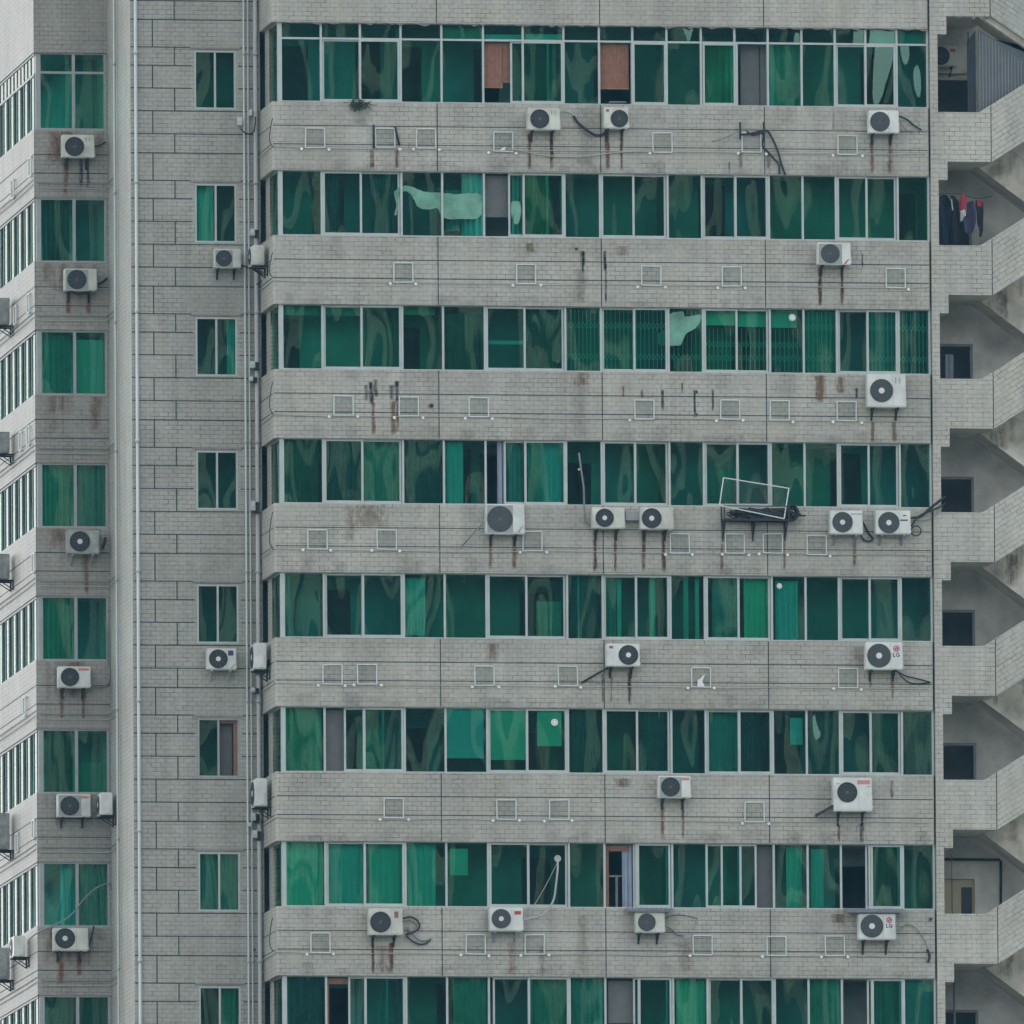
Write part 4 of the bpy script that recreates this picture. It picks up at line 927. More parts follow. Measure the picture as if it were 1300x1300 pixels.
# ------------------------------------------------------------------ square tube frames with end caps on the bands
FR = {1: [(400,175),(489,175),(541,176),(639,180),(841,181),(954,181),(1076,184)], 2: [(512,346),(668,348),(827,350),(929,351),(1137,353)],
 3: [(436,515),(519,516),(608,517),(818,520),(927,520),(990,521),(1075,522)], 4: [(403,685),(491,685),(676,687),(863,690),(933,690),(981,690),(1037,692)],
 5: [(422,856),(466,856),(615,858),(721,858),(890,860),(1077,861)], 6: [(500,1026),(643,1028),(710,1028),(958,1031)], 7: [(407,1197),(604,1199),(679,1199),(892,1200),(986,1201),(1060,1201)]}
def tube_frame(k, px, py, i, n):
    x, z = P(px, py, -.05); s = .245; r = .016; y = -.05
    pos = ORD[i] + ' from the left'
    if i == n-1: pos = 'rightmost'
    if i == 0: pos = 'leftmost'
    if (k, px) == (5, 890): lab = 'square white tube frame with a torn white sheet inside'
    elif (k, px) == (1, 639): lab = 'square white tube frame with a white scrap at its bottom under top window row'
    else: lab = f'square white tube frame, {pos} on the band under the {row(k)}'
    mb = MB(); j = lambda: random.uniform(-.006, .006)
    t = [(x-s+j(), y, z-s+j()), (x+s+j(), y, z-s+j()), (x+s+j(), y, z+s+j()), (x-s+j(), y, z+s+j())]
    for a in range(4): mb.tube([t[a], t[(a+1) % 4]], r, n=6, smooth=False)
    o = obj('tube_frame', mb, 'white_tube', None, lab, 'wall frame', 'square tube frames on the tiled bands', org=(x, y, z))
    g = MB(); g.face([(x-s, y+.012, z-s), (x+s, y+.012, z-s), (x+s, y+.012, z+s), (x-s, y+.012, z+s)]); obj('clear_sheet', g, 'clear', o)
    for sg in (-1, 1):
        if random.random() < .08: continue
        e = MB(); cx, cz = x+sg*(s+.09+random.uniform(-.02, .05)), z-s-.035+random.uniform(-.015, .015)
        e.disc(cx, -.035, cz, .038, .03, 0, 10); obj('end_cap', e, 'white_cap', o)
    if (k, px) in ((5, 890), (1, 639)):
        e = MB()
        pts = [(-.10, -.23), (.09, -.23), (.03, -.10), (.10, .09), (-.02, -.03), (-.09, -.06)] if k == 5 else [(-.10, -.22), (.03, -.22), (.06, -.13), (-.03, -.16)]
        e.prism([(x+a, z+b) for a, b in pts], y-.012, y-.004); obj('torn_sheet', e, 'white_cap', o)
for k, l in FR.items():
    for i, (px, py) in enumerate(l): tube_frame(k, px, py, i, len(l))
# a few on the sunlit flank of the wing
flank = [(38, 212, 1), (16, 240, 1), (36, 385, 2), (19, 400, 2), (36, 553, 3), (26, 560, 3), (42, 715, 4), (31, 897, 5), (42, 1053, 6), (21, 1070, 6)]
for i, (px, py, k) in enumerate(flank):
    Y, z = PS(px, py, XW-.05); s = .235
    mb = MB(); q = [(XW-.05, Y-s, z-s), (XW-.05, Y+s, z-s), (XW-.05, Y+s, z+s), (XW-.05, Y-s, z+s)]
    for a in range(4): mb.tube([q[a], q[(a+1) % 4]], .022, n=6, smooth=False)
    near = 'nearest the corner' if px > 28 else 'further from the corner'
    o = obj('tube_frame', mb, 'white_tube', None, f'bright tube frame on sunlit wing flank, {near}, below {row(k).replace("window row", "wing window")}', 'wall frame', 'tube frames on the sunlit flank')

# ------------------------------------------------------------------ pipes, cables and small fittings
def vpipe(px_top, px_y, Y, r, mat, label, x_plane=None, brackets=True):
    if x_plane is None: x, y = PX(px_top, px_y, Y-.08), Y-.08
    else: x, y = x_plane-.08, PS(px_top, px_y, x_plane-.08)[0]
    mb = MB(); mb.tube([(x, y, 0), (x, y, ZTOP-.5)], r, n=10, smooth=False)
    o = obj('drain_pipe', mb, mat, None, label, 'pipe', 'vertical pipes on the main wall', smooth=True)
    for k in range(0, 9):
        z = ZT(1)-k*H*.97-.6; cm = MB()
        cm.tube([(x, y, z), (x, y, z+.10)], r*1.35, n=10, smooth=False)
        obj('pipe_collar', cm, mat, o, smooth=True)
    return o
vpipe(175, 650, YM, .042, 'pvc', 'pale vertical pipe beside the left corner of the main wall')
vpipe(148, 650, YG-2.4, .032, 'pvc_grey', 'thin vertical pipe on the return wall by the wing', x_plane=XM)
vpipe(312.5, 650, YM, .026, 'pvc', 'thin pale pipe, leftmost of three right of the small wall windows')
vpipe(317.8, 650, YM, .024, 'pvc_grey', 'thin pipe, middle of three right of the small wall windows')
vpipe(327.2, 650, YM, .055, 'pvc_grey', 'thick grey pipe, rightmost of three right of the small wall windows')
def jbox(px, py, w, h, lab, blk=True):
    x, z = P(px, py, YM-.16); w, h = w/50/2, h/50/2
    mb = MB().box(x-w, x+w, YM-.24, YM-.10, z-h, z+h)
    o = obj('junction_box', mb, 'pvc', None, lab, 'junction box', 'boxes on the pipes', bevel=.012)
    l = MB().box(x-w*.6, x+w*.6, YM-.25, YM-.24, z-h*.1, z+h*.7); obj('lid', l, 'white_tube', o)
    if blk: obj('base', MB().box(x+w+.005, x+w+.10, YM-.2, YM-.06, z-h*1.6, z+h*.7), 'iron', o)
jbox(304, 154, 6.5, 11, 'white junction box left of the pipes beside the top small window', False)
jbox(318, 143, 4, 8, 'narrow junction box on a thin pipe under the top small window', False)
jbox(320, 295, 6.5, 9, 'white junction box above the uppermost edge on air conditioner')
jbox(320.5, 463, 6.5, 9, 'white junction box on the pipes, upper of a close pair'); jbox(318.5, 481, 5.5, 6, 'small white junction box on the pipes, lower of a close pair')
jbox(321, 642, 6, 13, 'white junction box on the pipes level with the fourth window row')
jbox(320.8, 876, 6, 6, 'small white junction box below the middle edge on air conditioner')
jbox(321.5, 1037, 6, 10, 'white junction box just under the lowest edge on air conditioner'); jbox(316.5, 1047, 5, 5, 'tiny white junction box left of two stacked boxes', False); jbox(323.5, 1059, 6, 10, 'white junction box, lowest on the pipes')

def cable(pts, r, mat, label, cat='cable', Y=YB, off=.06, name='cable', smooth=True, group=None):
    q = []
    for p in pts:
        o = p[2] if len(p) > 2 else off
        x, z = P(p[0], p[1], Y-o); q.append((x, Y-o, z))
    return obj(name, MB().tube(q, r, smooth=smooth), mat, None, label, cat, group, smooth=True)
# conduit along every band, wrapping round the bay corner
for k in range(1, 8):
    zc = ZT(k+1)+.555; y = -.03
    pts = [(XL-.03, YM-.1, zc+.02), (XL-.03, 1.2, zc+.01), (XL-.02, .15, zc+.03), (XL+.10, y, zc+.035)]
    n = 14
    for i in range(1, n+1):
        x = XL+.1+(XR-XL-.2)*i/n; pts.append((x, y, zc+random.uniform(-.02, .02)))
    o = obj('conduit', MB().tube(pts, .011, n=5), 'wire_light', None, f'thin pale conduit line running along the band under the {row(k)}', 'conduit', 'conduits along the tiled bands', smooth=True)
for k in range(1, 8):   # and on the wing
    zc = gt(k+1)+.24
    for dz, lab in ((0, 'lower'), (.12, 'upper')):
        pts = [(XW-.03, YG+WD-1, zc+dz+.08), (XW-.03, YG+2, zc+dz+.08), (XW-.03, YG+.1, zc+dz+.10), (XW+.12, YG-.03, zc+dz), (XM-.5, YG-.03, zc+dz), (XM-.05, YG-.04, zc+dz), (XM-.04, YG-1.2, zc+dz+.03)]
        obj('conduit', MB().tube(pts, .012, n=5, smooth=False), 'wire_light' if dz == 0 else 'hose_grey', None, f'{lab} thin conduit line round the wing corner below {row(k).replace("window row", "wing window")}', 'conduit', 'conduits round the wing')
# black drop wires at the bay corner
for i, (y0, y1) in enumerate(((150, 187), (320, 353), (485, 526), (650, 698), (1165, 1208))):
    cable([(346, y0), (343, (y0*.6+y1*.4)), (342.5, (y0*.2+y1*.8)), (347, y1, .045)], .012, 'rubber', f'thin black wire dropping down the bay corner under the {row([1,2,3,4,7][i])}', group='drop wires at the bay corner', off=.05)
cable([(728,147),(735,157),(748,167),(758,172),(768,169),(771,163,.2)], .034, 'rubber', 'thick black hose sagging between two air conditioners under the top row', 'hose', name='hose')
cable([(712,142,.2),(722,143),(729,149),(738,163),(748,172),(760,173)], .012, 'hose_grey', 'thin grey cable beside the sagging black hose under the top row')
cable([(771,165,.2),(766,158),(765,150),(768,142,.2)], .012, 'rubber', 'thin black cable looping left of the narrow air conditioner')
cable([(645,189),(665,192),(690,197),(715,199),(740,198.5),(770,195),(800,192.5),(835,192)], .014, 'wire_light', 'pale slack cable sagging across the first band')
cable([(1140,147,.2),(1152,152),(1160,159),(1170,165)], .022, 'rubber', 'short black hose right of the upper right air conditioner', 'hose', name='hose')
cable([(1140,150,.2),(1146,160),(1155,168),(1168,166)], .008, 'hose_grey', 'thin grey wire under the short black hose near the stair tower')
cable([(941,171),(955,169),(970,165.5),(976,168),(984,183),(989,197),(992,208),(997,222)], .026, 'rubber', 'outer black cable hanging from the abandoned brackets on the first band')
cable([(948,167),(956,171),(966,169),(970,172),(968,184),(976,194),(985,204),(989,209),(989.5,221)], .024, 'rubber', 'inner black cable hanging from the abandoned brackets on the first band')
cable([(904,180),(912,178),(927,172),(939,166)], .018, 'hose_grey', 'grey rod sticking out left of the abandoned brackets', 'rod', name='rod', off=.25, smooth=False)
for i, (px, y0, y1, off, lab) in enumerate(((939.5, 155, 177, .1, 'left rusty bracket bar left behind on the first band'), (969.5, 155, 179, .1, 'right rusty bracket bar left behind on the first band'), (474.3, 158, 188, .06, 'rusty upright bar left of a tube frame on the first band'))):
    cable([(px, y0), (px+.3, y1)], .026, 'iron', lab, 'bracket', off=off, name='bracket_bar', smooth=False)
cable([(501.5,160),(504,172),(507,184)], .030, 'iron', 'bent black bracket stub between two tube frames on the first band', 'bracket', name='bracket_stub', smooth=False)
cable([(735,575,.3),(738,598,.35),(741,620,.32),(742,650,.2),(745,664,.15),(754,668,.12)], .026, 'hose_grey', 'jointed grey pipe rising past a window in the fourth row', 'pipe', name='vent_pipe')
cable([(734,596,.3),(736.6,596,.3)], .03, 'hub', 'pale clip on the jointed grey pipe', 'clip', name='pipe_clip', smooth=False)
x0, z0 = P(793.5, 661, -.1); x1, z1 = P(814, 650, -.1)
obj('duct_box', MB().box(x0, x1, -.2, -.02, z0, z1), 'ac_panel', None, 'grey duct box between two air conditioners under the fourth row', 'duct', bevel=.01)
cable([(613,664,.3),(600,678,.25),(587,693,.1)], .018, 'hose_grey', 'grey rod slanting down from the large grey grilled air conditioner', 'rod', name='rod', smooth=False)
cable([(1155,658,.3),(1168,656),(1180,646,.15),(1190,638,.2),(1200,631,.2)], .034, 'rubber', 'upper thick black cable reaching from an air conditioner to the stair tower')
cable([(1157,668,.3),(1166,656),(1178,650,.15),(1190,645,.2),(1200,640,.2)], .026, 'rubber', 'lower thick black cable reaching from an air conditioner to the stair tower')
cable([(1157,659,.3),(1172,661),(1187,655,.15),(1196,644,.2)], .012, 'hose_grey', 'thin wire sagging below the thick black cables by the stair tower')
q = []
for i in range(13):
    a = 2*PI*i/12; q.append((1163+6.2*math.cos(a), 674+6.2*math.sin(a), .12+.004*i))
cable(q, .016, 'rubber', 'round loop of black cable below the right end air conditioner')
cable([(1091,676,.2),(1096,685),(1103,687),(1108,684),(1103,677),(1098,668),(1096,664,.2)], .024, 'rubber', 'black hose loop between the two right air conditioners under the fourth row', 'hose', name='hose')
cable([(772,848,.2),(760,854),(738,867,.05)], .028, 'rubber', 'black hose slanting left from the air conditioner with right hand fan', 'hose', name='hose', smooth=False)
cable([(770,850,.2),(764,864),(757,868),(750,861)], .008, 'hose_grey', 'thin wire under the slanting black hose on the fifth band')
cable([(1138,852,.25),(1150,858),(1166,862),(1181,866,.04)], .018, 'rubber', 'upper black hose from the clean emblem air conditioner to the wall', 'hose', name='hose')
cable([(1140,853,.25),(1150,864),(1162,868),(1181,866.5,.04)], .018, 'rubber', 'lower black hose from the clean emblem air conditioner to the wall', 'hose', name='hose')
xq, zq = P(1034, 1034, -.12); xr_, zr_ = P(1058, 1023, -.42)
mb = MB(); mb.face([(xq, -.10, zq-.03), (xq, -.30, zq), (xr_, -.42, zr_+.02), (xr_, -.12, zr_+.05)]); mb.face([(xq, -.10, zq-.09), (xr_, -.12, zr_-.01), (xr_, -.42, zr_-.04), (xq, -.30, zq-.06)]); mb.face([(xq, -.30, zq-.06), (xr_, -.42, zr_-.04), (xr_, -.42, zr_+.02), (xq, -.30, zq)])
obj('metal_board', mb, 'iron', None, 'dark slanting metal board left of the tall white air conditioner', 'board')
cable([(1066,1044,.1),(1072,1050),(1082,1051),(1092,1044,.1)], .010, 'wire_light', 'pale wire loop under the tall white air conditioner')
cable([(511,1166,.2),(522,1164),(531,1170),(532,1178),(524,1184),(516,1186),(520,1192),(530,1198),(540,1198),(547,1192)], .022, 'rubber', 'coiled black cable right of the rust eaten air conditioner')
cable([(511,1170,.2),(520,1168),(528,1173),(528,1180),(520,1182),(517,1177),(524,1186),(534,1194),(546,1193)], .018, 'hose_grey', 'grey coiled cable inside the black coil on the seventh band')
cable([(664,1168,.3),(672,1166,.2),(686,1163,.2),(697,1153,.2),(703.5,1140,.2),(706,1122,.2),(708,1104,.16),(708,1092,.08)], .026, 'pvc_grey', 'grey hose curving up to a round vent in a seventh row pane', 'hose', name='hose')
cable([(707,1096,.1),(693,1124,.14),(677,1151,.14)], .008, 'wire_light', 'taut pale string from a round window vent down to the sill')
cable([(844,1166,.3),(855,1162),(868,1162),(885,1166)], .010, 'rubber', 'thin dark wire right of the yellowed air conditioner')
cable([(844,1175,.3),(853,1180),(860,1186),(868,1188)], .024, 'hose_grey', 'grey hose end right of the yellowed air conditioner', 'hose', name='hose')
cable([(884,1167,.05),(880,1185),(876,1196),(864,1200),(853,1196)], .007, 'hose_grey', 'thin wire hanging below the short wire on the seventh band')
cable([(1137,1182,.3),(1146,1176),(1154,1174),(1163,1179),(1171,1189),(1176,1200),(1182,1212)], .014, 'hose_grey', 'thin grey hose arching right from the canopied air conditioner', 'hose', name='hose')
cable([(1177,1205),(1180,1214),(1178,1222)], .03, 'iron', 'black bracket end by the pipe gap under the seventh row', 'bracket', name='bracket_stub')
cable([(35,1196,-.1),(41,1189,.05),(52,1182,.1),(76,1171,.15),(92,1160,.15),(106,1142,.15),(120,1129,.15),(132,1123,.12),(141,1121,.1)], .020, 'hose_grey', 'grey cable slanting across the seventh wing window', Y=YG)
cable([(112,1204,.2),(116,1190,.1),(119,1176,.05)], .022, 'rubber', 'black hose right of the lowest wing air conditioner', 'hose', Y=YG, name='hose')
cable([(123,360,.2),(118,368,.25),(108,372,.25),(97,373,.25),(88,367,.2)], .024, 'rubber', 'black hose hanging under the second wing air conditioner', 'hose', Y=YG, name='hose')
cable([(122,362,.2),(130,358),(136,353)], .030, 'rubber', 'black hose stub right of the second wing air conditioner', 'hose', Y=YG, name='hose')
cable([(115,872,.2),(130,872),(138,866),(140,850),(136,835),(135,800),(134,790)], .018, 'hose_grey', 'grey hose climbing beside the fifth wing window', 'hose', Y=YG, name='hose')
cable([(134,682,.1),(132,690),(130,697)], .030, 'rubber', 'black hose stub right of the grimy grey wing air conditioner', 'hose', Y=YG, name='hose')
cable([(120,186,.2),(128,184),(134,180)], .020, 'rubber', 'thin black hose right of the top wing air conditioner', 'hose', Y=YG, name='hose')
cable([(306,164,.1),(310,168),(316,170),(322,167),(324,155),(324,148)], .018, 'rubber', 'black cable loop under the top junction boxes', Y=YM, off=.2)
cable([(306,337,.3),(318,340),(330,346),(336,352),(340,345),(341,325)], .026, 'rubber', 'black cable bunch under the uppermost edge on air conditioner', Y=YM, off=.5)
cable([(341,312,.5),(337,330,.5),(339,346,.5),(333,356,.3),(326,361,.2)], .022, 'rubber', 'black hose curving under the uppermost edge on air conditioner', 'hose', Y=YM, off=.5, name='hose')
cable([(322,850,.9),(332,856,.9),(338,850,1.2),(341,838,1.4)], .034, 'rubber', 'black hose under the middle edge on air conditioner', 'hose', Y=YM, name='hose')
cable([(324,1024,.9),(332,1030,.9),(338,1026,1.2)], .026, 'rubber', 'black hose under the lowest edge on air conditioner', 'hose', Y=YM, name='hose')
# round caps in panes
for k, px, py, r, lab in ((3, 1006, 403, 4.2, 'round white vent in a third row pane'), (5, 989.5, 744, 3.4, 'round white vent in a fifth row pane'), (6, 704, 917, 4.4, 'round white vent in a sixth row pane'), (7, 708, 1090, 4.4, 'round grey vent cap with hose in a seventh row pane')):
    x, z = P(px, py, YW-.03); mb = MB(); mb.disc(x, YW+.0, z, r/50, .03, 0, 20); o = obj('round_vent', mb, 'white_cap' if k != 7 else 'pvc_grey', None, lab, 'vent', 'round vents in the panes')
    mb = MB(); mb.ring(x, YW-.031, z, r/50*.7, .008, .004, 0, 18); obj('rim', mb, 'ac_panel', o)
# holes
# canopies over two units
def canopy(p0, p1, y, lab):
    x0, z = P(p0, y, -.05); x1 = PX(p1, y, -.05); mb = MB(); n = int((x1-x0)/.06)
    for i in range(n):
        a, b = x0+(x1-x0)*i/n, x0+(x1-x0)*(i+1)/n; h = .018*(i % 2); g = .018*((i+1) % 2)
        mb.face([(a, -.005, z+.08+h), (a, -.50, z-.03+h), (b, -.50, z-.03+g), (b, -.005, z+.08+g)]); mb.face([(a, -.005, z+.072+h), (b, -.005, z+.072+g), (b, -.50, z-.038+g), (a, -.50, z-.038+h)])
    mb.box(x0, x1, -.505, -.49, z-.05, z-.025)
    o = obj('canopy', mb, 'canopy', None, lab, 'canopy')
    st = MB(); st.tube([(x0+.1, -.48, z-.03), (x0+.1, -.01, z-.02)], .012, n=5, smooth=False); st.tube([(x1-.1, -.48, z-.03), (x1-.1, -.01, z-.02)], .012, n=5, smooth=False); obj('strut', st, 'iron', o)
canopy(1072, 1146, 1157.5, 'corrugated grey canopy over the emblem air conditioner under seventh row')
canopy(794, 853, 1156.5, 'narrow dark canopy over the yellowed air conditioner')
# weeds on the top sill
mb = MB(); x, z = P(455, 132, -.03)
for i in range(150):
    a = random.uniform(-PI, PI); l = random.uniform(.05, .22); b = Vector((x+random.gauss(0, .11), -.02+random.uniform(-.1, .02), z+random.gauss(-.02, .06)))
    t = b+Vector((math.cos(a)*l, random.uniform(-.08, 0), abs(math.sin(a))*l*.5-.03)); s = Vector((-.012, 0, .012))
    mb.face([b-s, b+s, t+s*.3, t-s*.3])
obj('weed', mb, 'leaf', None, 'small tuft of weeds growing on the sill of the top window row', 'plant')
# metal shelf with a leaning wire frame and cable bundle
xs0, xs1 = PX(917, 655, -.3), PX(1001, 655, -.3); zs = PZ(955, 661, -.5)
root = empty('metal_shelf', ((xs0+xs1)/2, 0, zs), None, 'rusty dark metal shelf on three brackets under the fourth window row', 'shelf')
mb = MB()
for y in (-.52, -.03): mb.box(xs0, xs1, y-.02, y+.02, zs, zs+.05)
for i in range(9): x = xs0+(xs1-xs0)*i/8; mb.box(x-.012, x+.012, -.50, -.05, zs+.004, zs+.03)
obj('shelf_deck', mb, 'iron', root)
mb = MB()
for x in (xs0+.02, xs1-.02):
    for y in (-.52, -.03): mb.box(x-.016, x+.016, y-.016, y+.016, zs+.05, zs+.40)
mb.box(xs0+.036, xs1-.036, -.53, -.51, zs+.36, zs+.385); mb.box(xs0+.036, xs1-.036, -.53, -.51, zs+.20, zs+.215); obj('rail', mb, 'iron', root)
for px in (918, 956, 997):
    x = PX(px, 670, -.1); mb = MB(); mb.prism([(x-.035, zs-.001), (x-.012, zs-.48), (x+.012, zs-.48), (x+.035, zs-.001)][::-1], -.05, -.005); mb.tube([(x, -.50, zs-.01), (x, -.04, zs-.42)], .016, n=5, smooth=False); obj('bracket', mb, 'iron', root)
mb = MB()
for i in range(46):
    y = random.uniform(-.45, -.08); x0 = random.uniform(xs0+.1, xs1-.7); pts = []
    zz0 = zs+random.uniform(.06, .30)
    for j in range(6): pts.append((x0+j*random.uniform(.10, .26), y+random.uniform(-.08, .08), zz0+random.uniform(-.07, .07)))
    mb.tube(pts, random.uniform(.012, .03), n=5)
obj('cable_bundle', mb, 'iron', None, 'tangled dark scrap heaped on the metal shelf', 'scrap heap')
mb = MB(); cx, cz = P(1006, 651, -.3)
for j in range(5):
    r = .20-.02*j; mb.tube([(cx+(.13+.03*(j % 2))*math.cos(a*PI/6), -.32+.05*j, cz+r*math.sin(a*PI/6)) for a in range(13)], .026, n=6)
obj('cable_coil', mb, 'iron', None, 'dark cable coil at the right end of the metal shelf', 'cable coil')
fr = [(918.5, 606.5), (1001.5, 620), (995.5, 658.5), (913.5, 641.5)]; yy = (-.34, -.34, -.56, -.56)
q = [(*[P(p[0], p[1], y)[0]], y, P(p[0], p[1], y)[1]) for p, y in zip(fr, yy)]
mb = MB()
for i in range(4): mb.tube([q[i], q[(i+1) % 4]], .016, n=6, smooth=False)
o = obj('wire_frame', mb, 'white_tube', None, 'thin white rectangular frame leaning askew on the metal shelf', 'frame')
mb = MB()
for i in range(1, 26):
    t = i/26; a = Vector(q[0]).lerp(Vector(q[1]), t); b = Vector(q[3]).lerp(Vector(q[2]), t); mb.tube([a, b], .0016, n=3, smooth=False)
for i in range(1, 12):
    t = i/12; a = Vector(q[0]).lerp(Vector(q[3]), t); b = Vector(q[1]).lerp(Vector(q[2]), t); mb.tube([a, b], .0016, n=3, smooth=False)
obj('mesh_screen', mb, 'hose_grey', o)
# rail piece over the narrow unit
cable([(773.5,136,.3),(773.5,129.5,.3),(795,129.5,.3)], .012, 'alu_grey', 'bent grey rod above the narrow air conditioner', 'rod', name='rod', smooth=False)
# small wall plugs
for px, py, r, Y, lab in ((884, 497.5, 1.8, YB, 'upper dark pipe hole on the third band'), (884, 526.5, 1.8, YB, 'lower dark pipe hole on the third band'), (547.5, 515, 2.6, YB, 'dark knob sticking out of the third band'), (1181.5, 1167, 2, YB, 'dark pipe hole under the right end of the seventh row'), (322.5, 1206, 1.8, YM, 'dark pipe hole beside the thick grey pipe'), (731.5, 316, 1.8, YB, 'dark pipe hole under the second row')):
    x, z = P(px, py, Y-.02); mb = MB(); mb.disc(x, Y-.008, z, r/50, .015, 0, 12); mb.ring(x, Y-.0, z, r/50*1.25, .012, .03, 1, 12); obj('pipe_hole', mb, ['rubber', 'hose_grey'], None, lab, 'pipe hole')

# ------------------------------------------------------------------ laundry in the second stair opening, pipes by the cream door
def garment(name, pts, mat, lab, Y=.9, cat='clothes'):
    poly = [P(a, b, Y) for a, b in pts]
    bm = bmesh.new(); vs = [bm.verts.new((p[0], Y, p[1])) for p in poly]; f = bm.faces.new(vs)
    bmesh.ops.triangulate(bm, faces=[f]); bmesh.ops.subdivide_edges(bm, edges=bm.edges, cuts=4, use_grid_fill=True)
    bmesh.ops.solidify(bm, geom=bm.faces[:], thickness=.035)
    for v in bm.verts: v.co.y += .05*math.sin(v.co.x*22+v.co.z*2)+.02*math.sin(v.co.z*15)
    mb = MB(); bm.verts.ensure_lookup_table()
    for f in bm.faces: mb.face([v.co[:] for v in f.verts])
    bm.free(); return obj(name, mb, mat, None, lab, cat, 'laundry hanging on the stair landing')
garment('dark_coat', [(1192,250),(1197,247),(1202,248),(1206,256),(1205,285),(1206,309),(1191,309)], 'cl_navy', 'long navy coat hanging leftmost on the stair landing')
garment('dark_dress', [(1206,248),(1212,249),(1217,256),(1216,272),(1219,290),(1216,309),(1206,309),(1207,280)], 'cl_black', 'black dress hanging second from left on the stair landing', .86)
garment('white_strap', [(1206.5,253),(1208,253),(1209.5,267),(1208.5,268)], 'cl_white', 'thin white strap hanging over the black dress', .80)
garment('striped_top', [(1223,277),(1230,276),(1231,288),(1229,297),(1224,295)], 'cl_violet', 'small dull top hanging low under the pale sleeve', .84)
garment('red_shirt', [(1220,248),(1225,246),(1228,255),(1226,266),(1222,270),(1218,266),(1218,256)], 'cl_red', 'red and white shirt hanging beside the navy garment', .82)
garment('white_sleeve', [(1219,268),(1225,266),(1226,274),(1223,276),(1222,281),(1219,281)], 'cl_white', 'pale sleeve hanging under the red shirt', .80)
garment('violet_jacket', [(1228,257),(1235,255),(1238,262),(1239,280),(1235,295),(1228,300),(1226,290),(1227,270)], 'cl_violet', 'dull violet jacket hanging in the middle of the laundry', .86)
garment('dark_trousers', [(1238,254),(1248,257),(1248,274),(1246,282),(1248,292),(1246,301),(1243,300),(1244,290),(1241,284),(1240,266)], 'cl_black', 'black trousers with red waist hanging rightmost in the laundry', .84)
garment('red_cloth', [(1240,253),(1247,256),(1247,262),(1241,262)], 'cl_red', 'small red cloth over the black trousers', .80)
cable([(1190,247),(1215,246),(1240,252),(1260,249)], .008, 'rubber', 'thin washing line across the stair landing', 'washing line', Y=.9, off=0, name='washing_line')
cable([(1199,1091),(1269,1091.5),(1270.5,1094),(1270.5,1155)], .034, 'iron', 'dark pipe bent over the cream door on the stair landing', 'pipe', Y=2.5, off=0, name='bent_pipe', smooth=False)
cable([(1208,1085),(1208.5,1157)], .012, 'hose_grey', 'thin grey pipe crossing the cream door', 'pipe', Y=2.45, off=0, name='thin_pipe', smooth=False)
cable([(1211,1245),(1212,1300),(1212,1330)], .03, 'hose_grey', 'grey pipe in the lowest stair opening', 'pipe', Y=2.4, off=0, name='thin_pipe', smooth=False)
x0, z1 = P(1200, 450, 2.9); x1, z0 = P(1211, 479, 2.9)
obj('curtain', cloth(x0, x1, z0-.3, z1, 2.9, .04, .12), 'cur_blue', None, 'grey blue curtain in the doorway of the third stair opening', 'curtain')

# ------------------------------------------------------------------ surroundings: ground, hillside and the far city mirrored in the panes
M['ground'] = plain('ground_mat', (.16, .17, .15), .95, 0, .4, .02); M['hill'] = plain('hillside', (.040, .058, .048), .95, 0, .5, .02)
mb = MB(); mb.face([(-3000, -3000, 0), (3000, -3000, 0), (3000, 3000, 0), (-3000, 3000, 0)]); obj('ground', mb, 'ground', None, kind='structure')
mb = MB(); nx, ny = 70, 14
def hh(x, t): return (150+70*math.sin(x*.006+1)+40*math.sin(x*.017+.4)+18*math.sin(x*.05))*math.sin(min(1, t)*PI/2)
g = [[(-300+1500*i/nx, -700-25*j+10*math.sin(i*1.7+j), max(-2, hh(-300+1500*i/nx, j/ny)*1.25-2)) for i in range(nx+1)] for j in range(ny+1)]
for j in range(ny):
    for i in range(nx): mb.face([g[j][i+1], g[j][i], g[j+1][i], g[j+1][i+1]])
obj('hill', mb, 'hill', None, kind='structure', smooth=True)
m, nt, b = newmat('far_city')
gn = N(nt, 'ShaderNodeNewGeometry'); br = N(nt, 'ShaderNodeTexBrick', offset=0.0); sp = N(nt, 'ShaderNodeSeparateXYZ'); L(nt, gn.outputs['Position'], sp.inputs[0])
ad = N(nt, 'ShaderNodeMath', operation='ADD'); L(nt, sp.outputs[0], ad.inputs[0]); L(nt, sp.outputs[1], ad.inputs[1]); cb = N(nt, 'ShaderNodeCombineXYZ'); L(nt, ad.outputs[0], cb.inputs[0]); L(nt, sp.outputs[2], cb.inputs[1])
br.inputs['Scale'].default_value = 1; br.inputs['Brick Width'].default_value = 3.4; br.inputs['Row Height'].default_value = 3.1; br.inputs['Mortar Size'].default_value = .85; br.inputs['Mortar Smooth'].default_value = 0
br.inputs['Color1'].default_value = (.27, .27, .24, 1); br.inputs['Color2'].default_value = (.31, .31, .27, 1); br.inputs['Mortar'].default_value = (.42, .40, .32, 1)
L(nt, cb.outputs[0], br.inputs['Vector']); L(nt, br.outputs['Color'], b.inputs['Base Color']); M['city'] = m
mb = MB()
for (x, y, w, d, h) in ((2, -380, 5, 12, 135), (26, -430, 4, 12, 170), (45, -400, 6, 12, 122), (61, -450, 4, 14, 170), (79, -400, 5, 12, 150), (101, -440, 5, 14, 128), (123, -410, 5, 12, 170), (150, -440, 6, 14, 140), (-22, -440, 5, 12, 140), (182, -420, 7, 12, 170)):
    mb.box(x-w/2, x+w/2, y-d, y, 0, h)
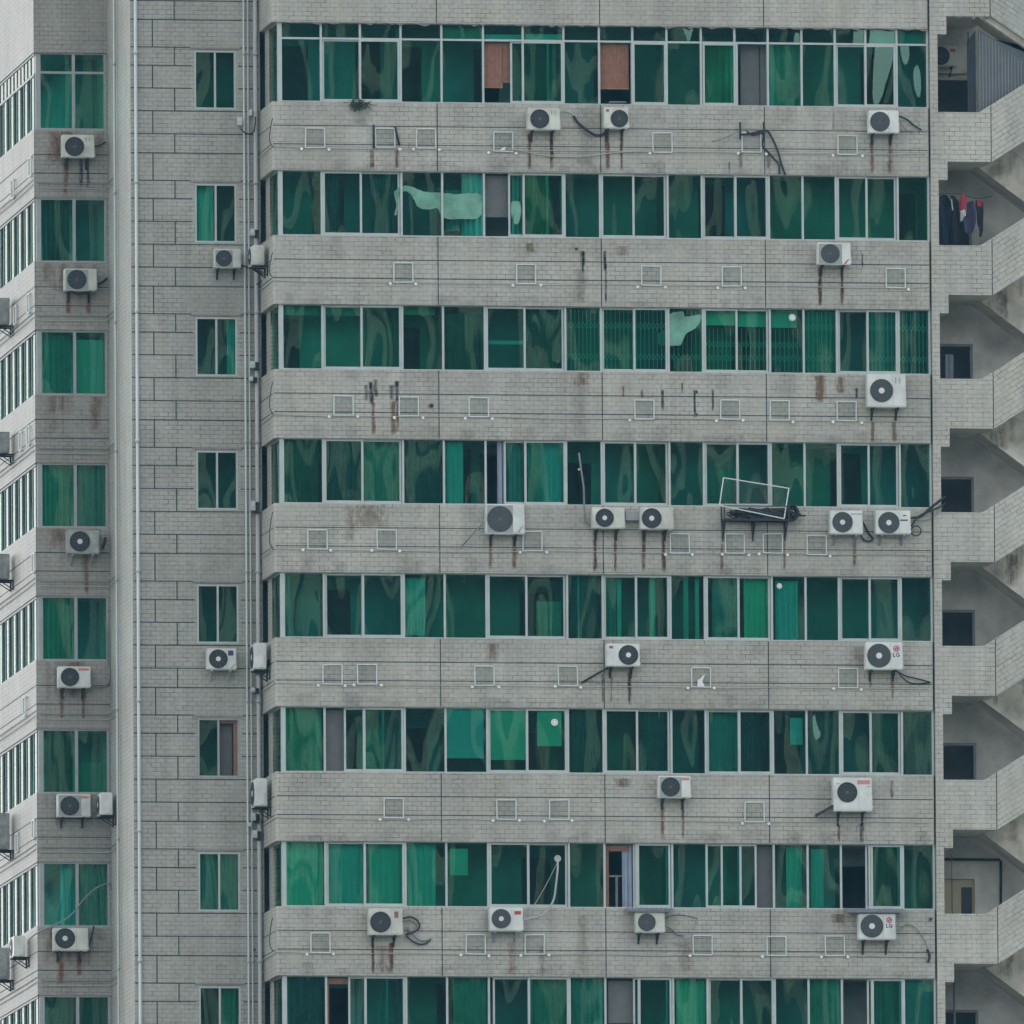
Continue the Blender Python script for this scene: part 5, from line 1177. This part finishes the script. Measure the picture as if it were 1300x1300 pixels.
obj('far_skyline', mb, 'city', None, 'far pale tower blocks mirrored as bands in the green panes', 'skyline', kind='stuff')

# ------------------------------------------------------------------ the air between
m = bpy.data.materials.new('air'); m.use_nodes = True; nt = m.node_tree; nt.nodes.clear()
out = N(nt, 'ShaderNodeOutputMaterial'); pv = N(nt, 'ShaderNodeVolumePrincipled'); pv.inputs['Density'].default_value = .000045
pv.inputs['Color'].default_value = (.22, .62, .95, 1); pv.inputs['Anisotropy'].default_value = .2
L(nt, pv.outputs[0], out.inputs['Volume']); M['air'] = m
obj('haze', MB().box(-900, 1300, -1150, 80, -1.5, 330), 'air', None, kind='stuff')

# ------------------------------------------------------------------ light
w = bpy.data.worlds.new('World'); sc.world = w; w.use_nodes = True; nt = w.node_tree
bg = nt.nodes['Background']; sky = N(nt, 'ShaderNodeTexSky', sky_type='NISHITA'); sky.sun_disc = False
EL, AZ = math.radians(50), math.radians(-12)       # azimuth from +Y towards +X: the sun stands to the left, a little behind
sky.sun_elevation = EL; sky.sun_rotation = AZ % (2*PI); sky.air_density = 1.2; sky.dust_density = 0.6; sky.ozone_density = 1.0
hs = N(nt, 'ShaderNodeHueSaturation', Saturation=.16); L(nt, sky.outputs[0], hs.inputs['Color']); L(nt, hs.outputs[0], bg.inputs['Color'])
bg.inputs['Strength'].default_value = .15
sl = bpy.data.lights.new('sun', 'SUN'); sl.energy = 0.5; sl.angle = math.radians(8); sl.color = (1, .95, .86)
so = bpy.data.objects.new('sun', sl); C.objects.link(so)
sd = Vector((math.sin(AZ)*math.cos(EL), math.cos(AZ)*math.cos(EL), math.sin(EL)))
so.rotation_euler = sd.to_track_quat('Z', 'Y').to_euler(); so.location = (-60, 0, 120)
vs = sc.view_settings; vs.view_transform = 'Standard'; vs.look = 'None'; vs.exposure = 1.24; vs.gamma = 1
sc.cycles.use_denoising = True
sc.cycles.max_bounces = 8; sc.cycles.transparent_max_bounces = 12; sc.cycles.caustics_reflective = False; sc.cycles.caustics_refractive = False
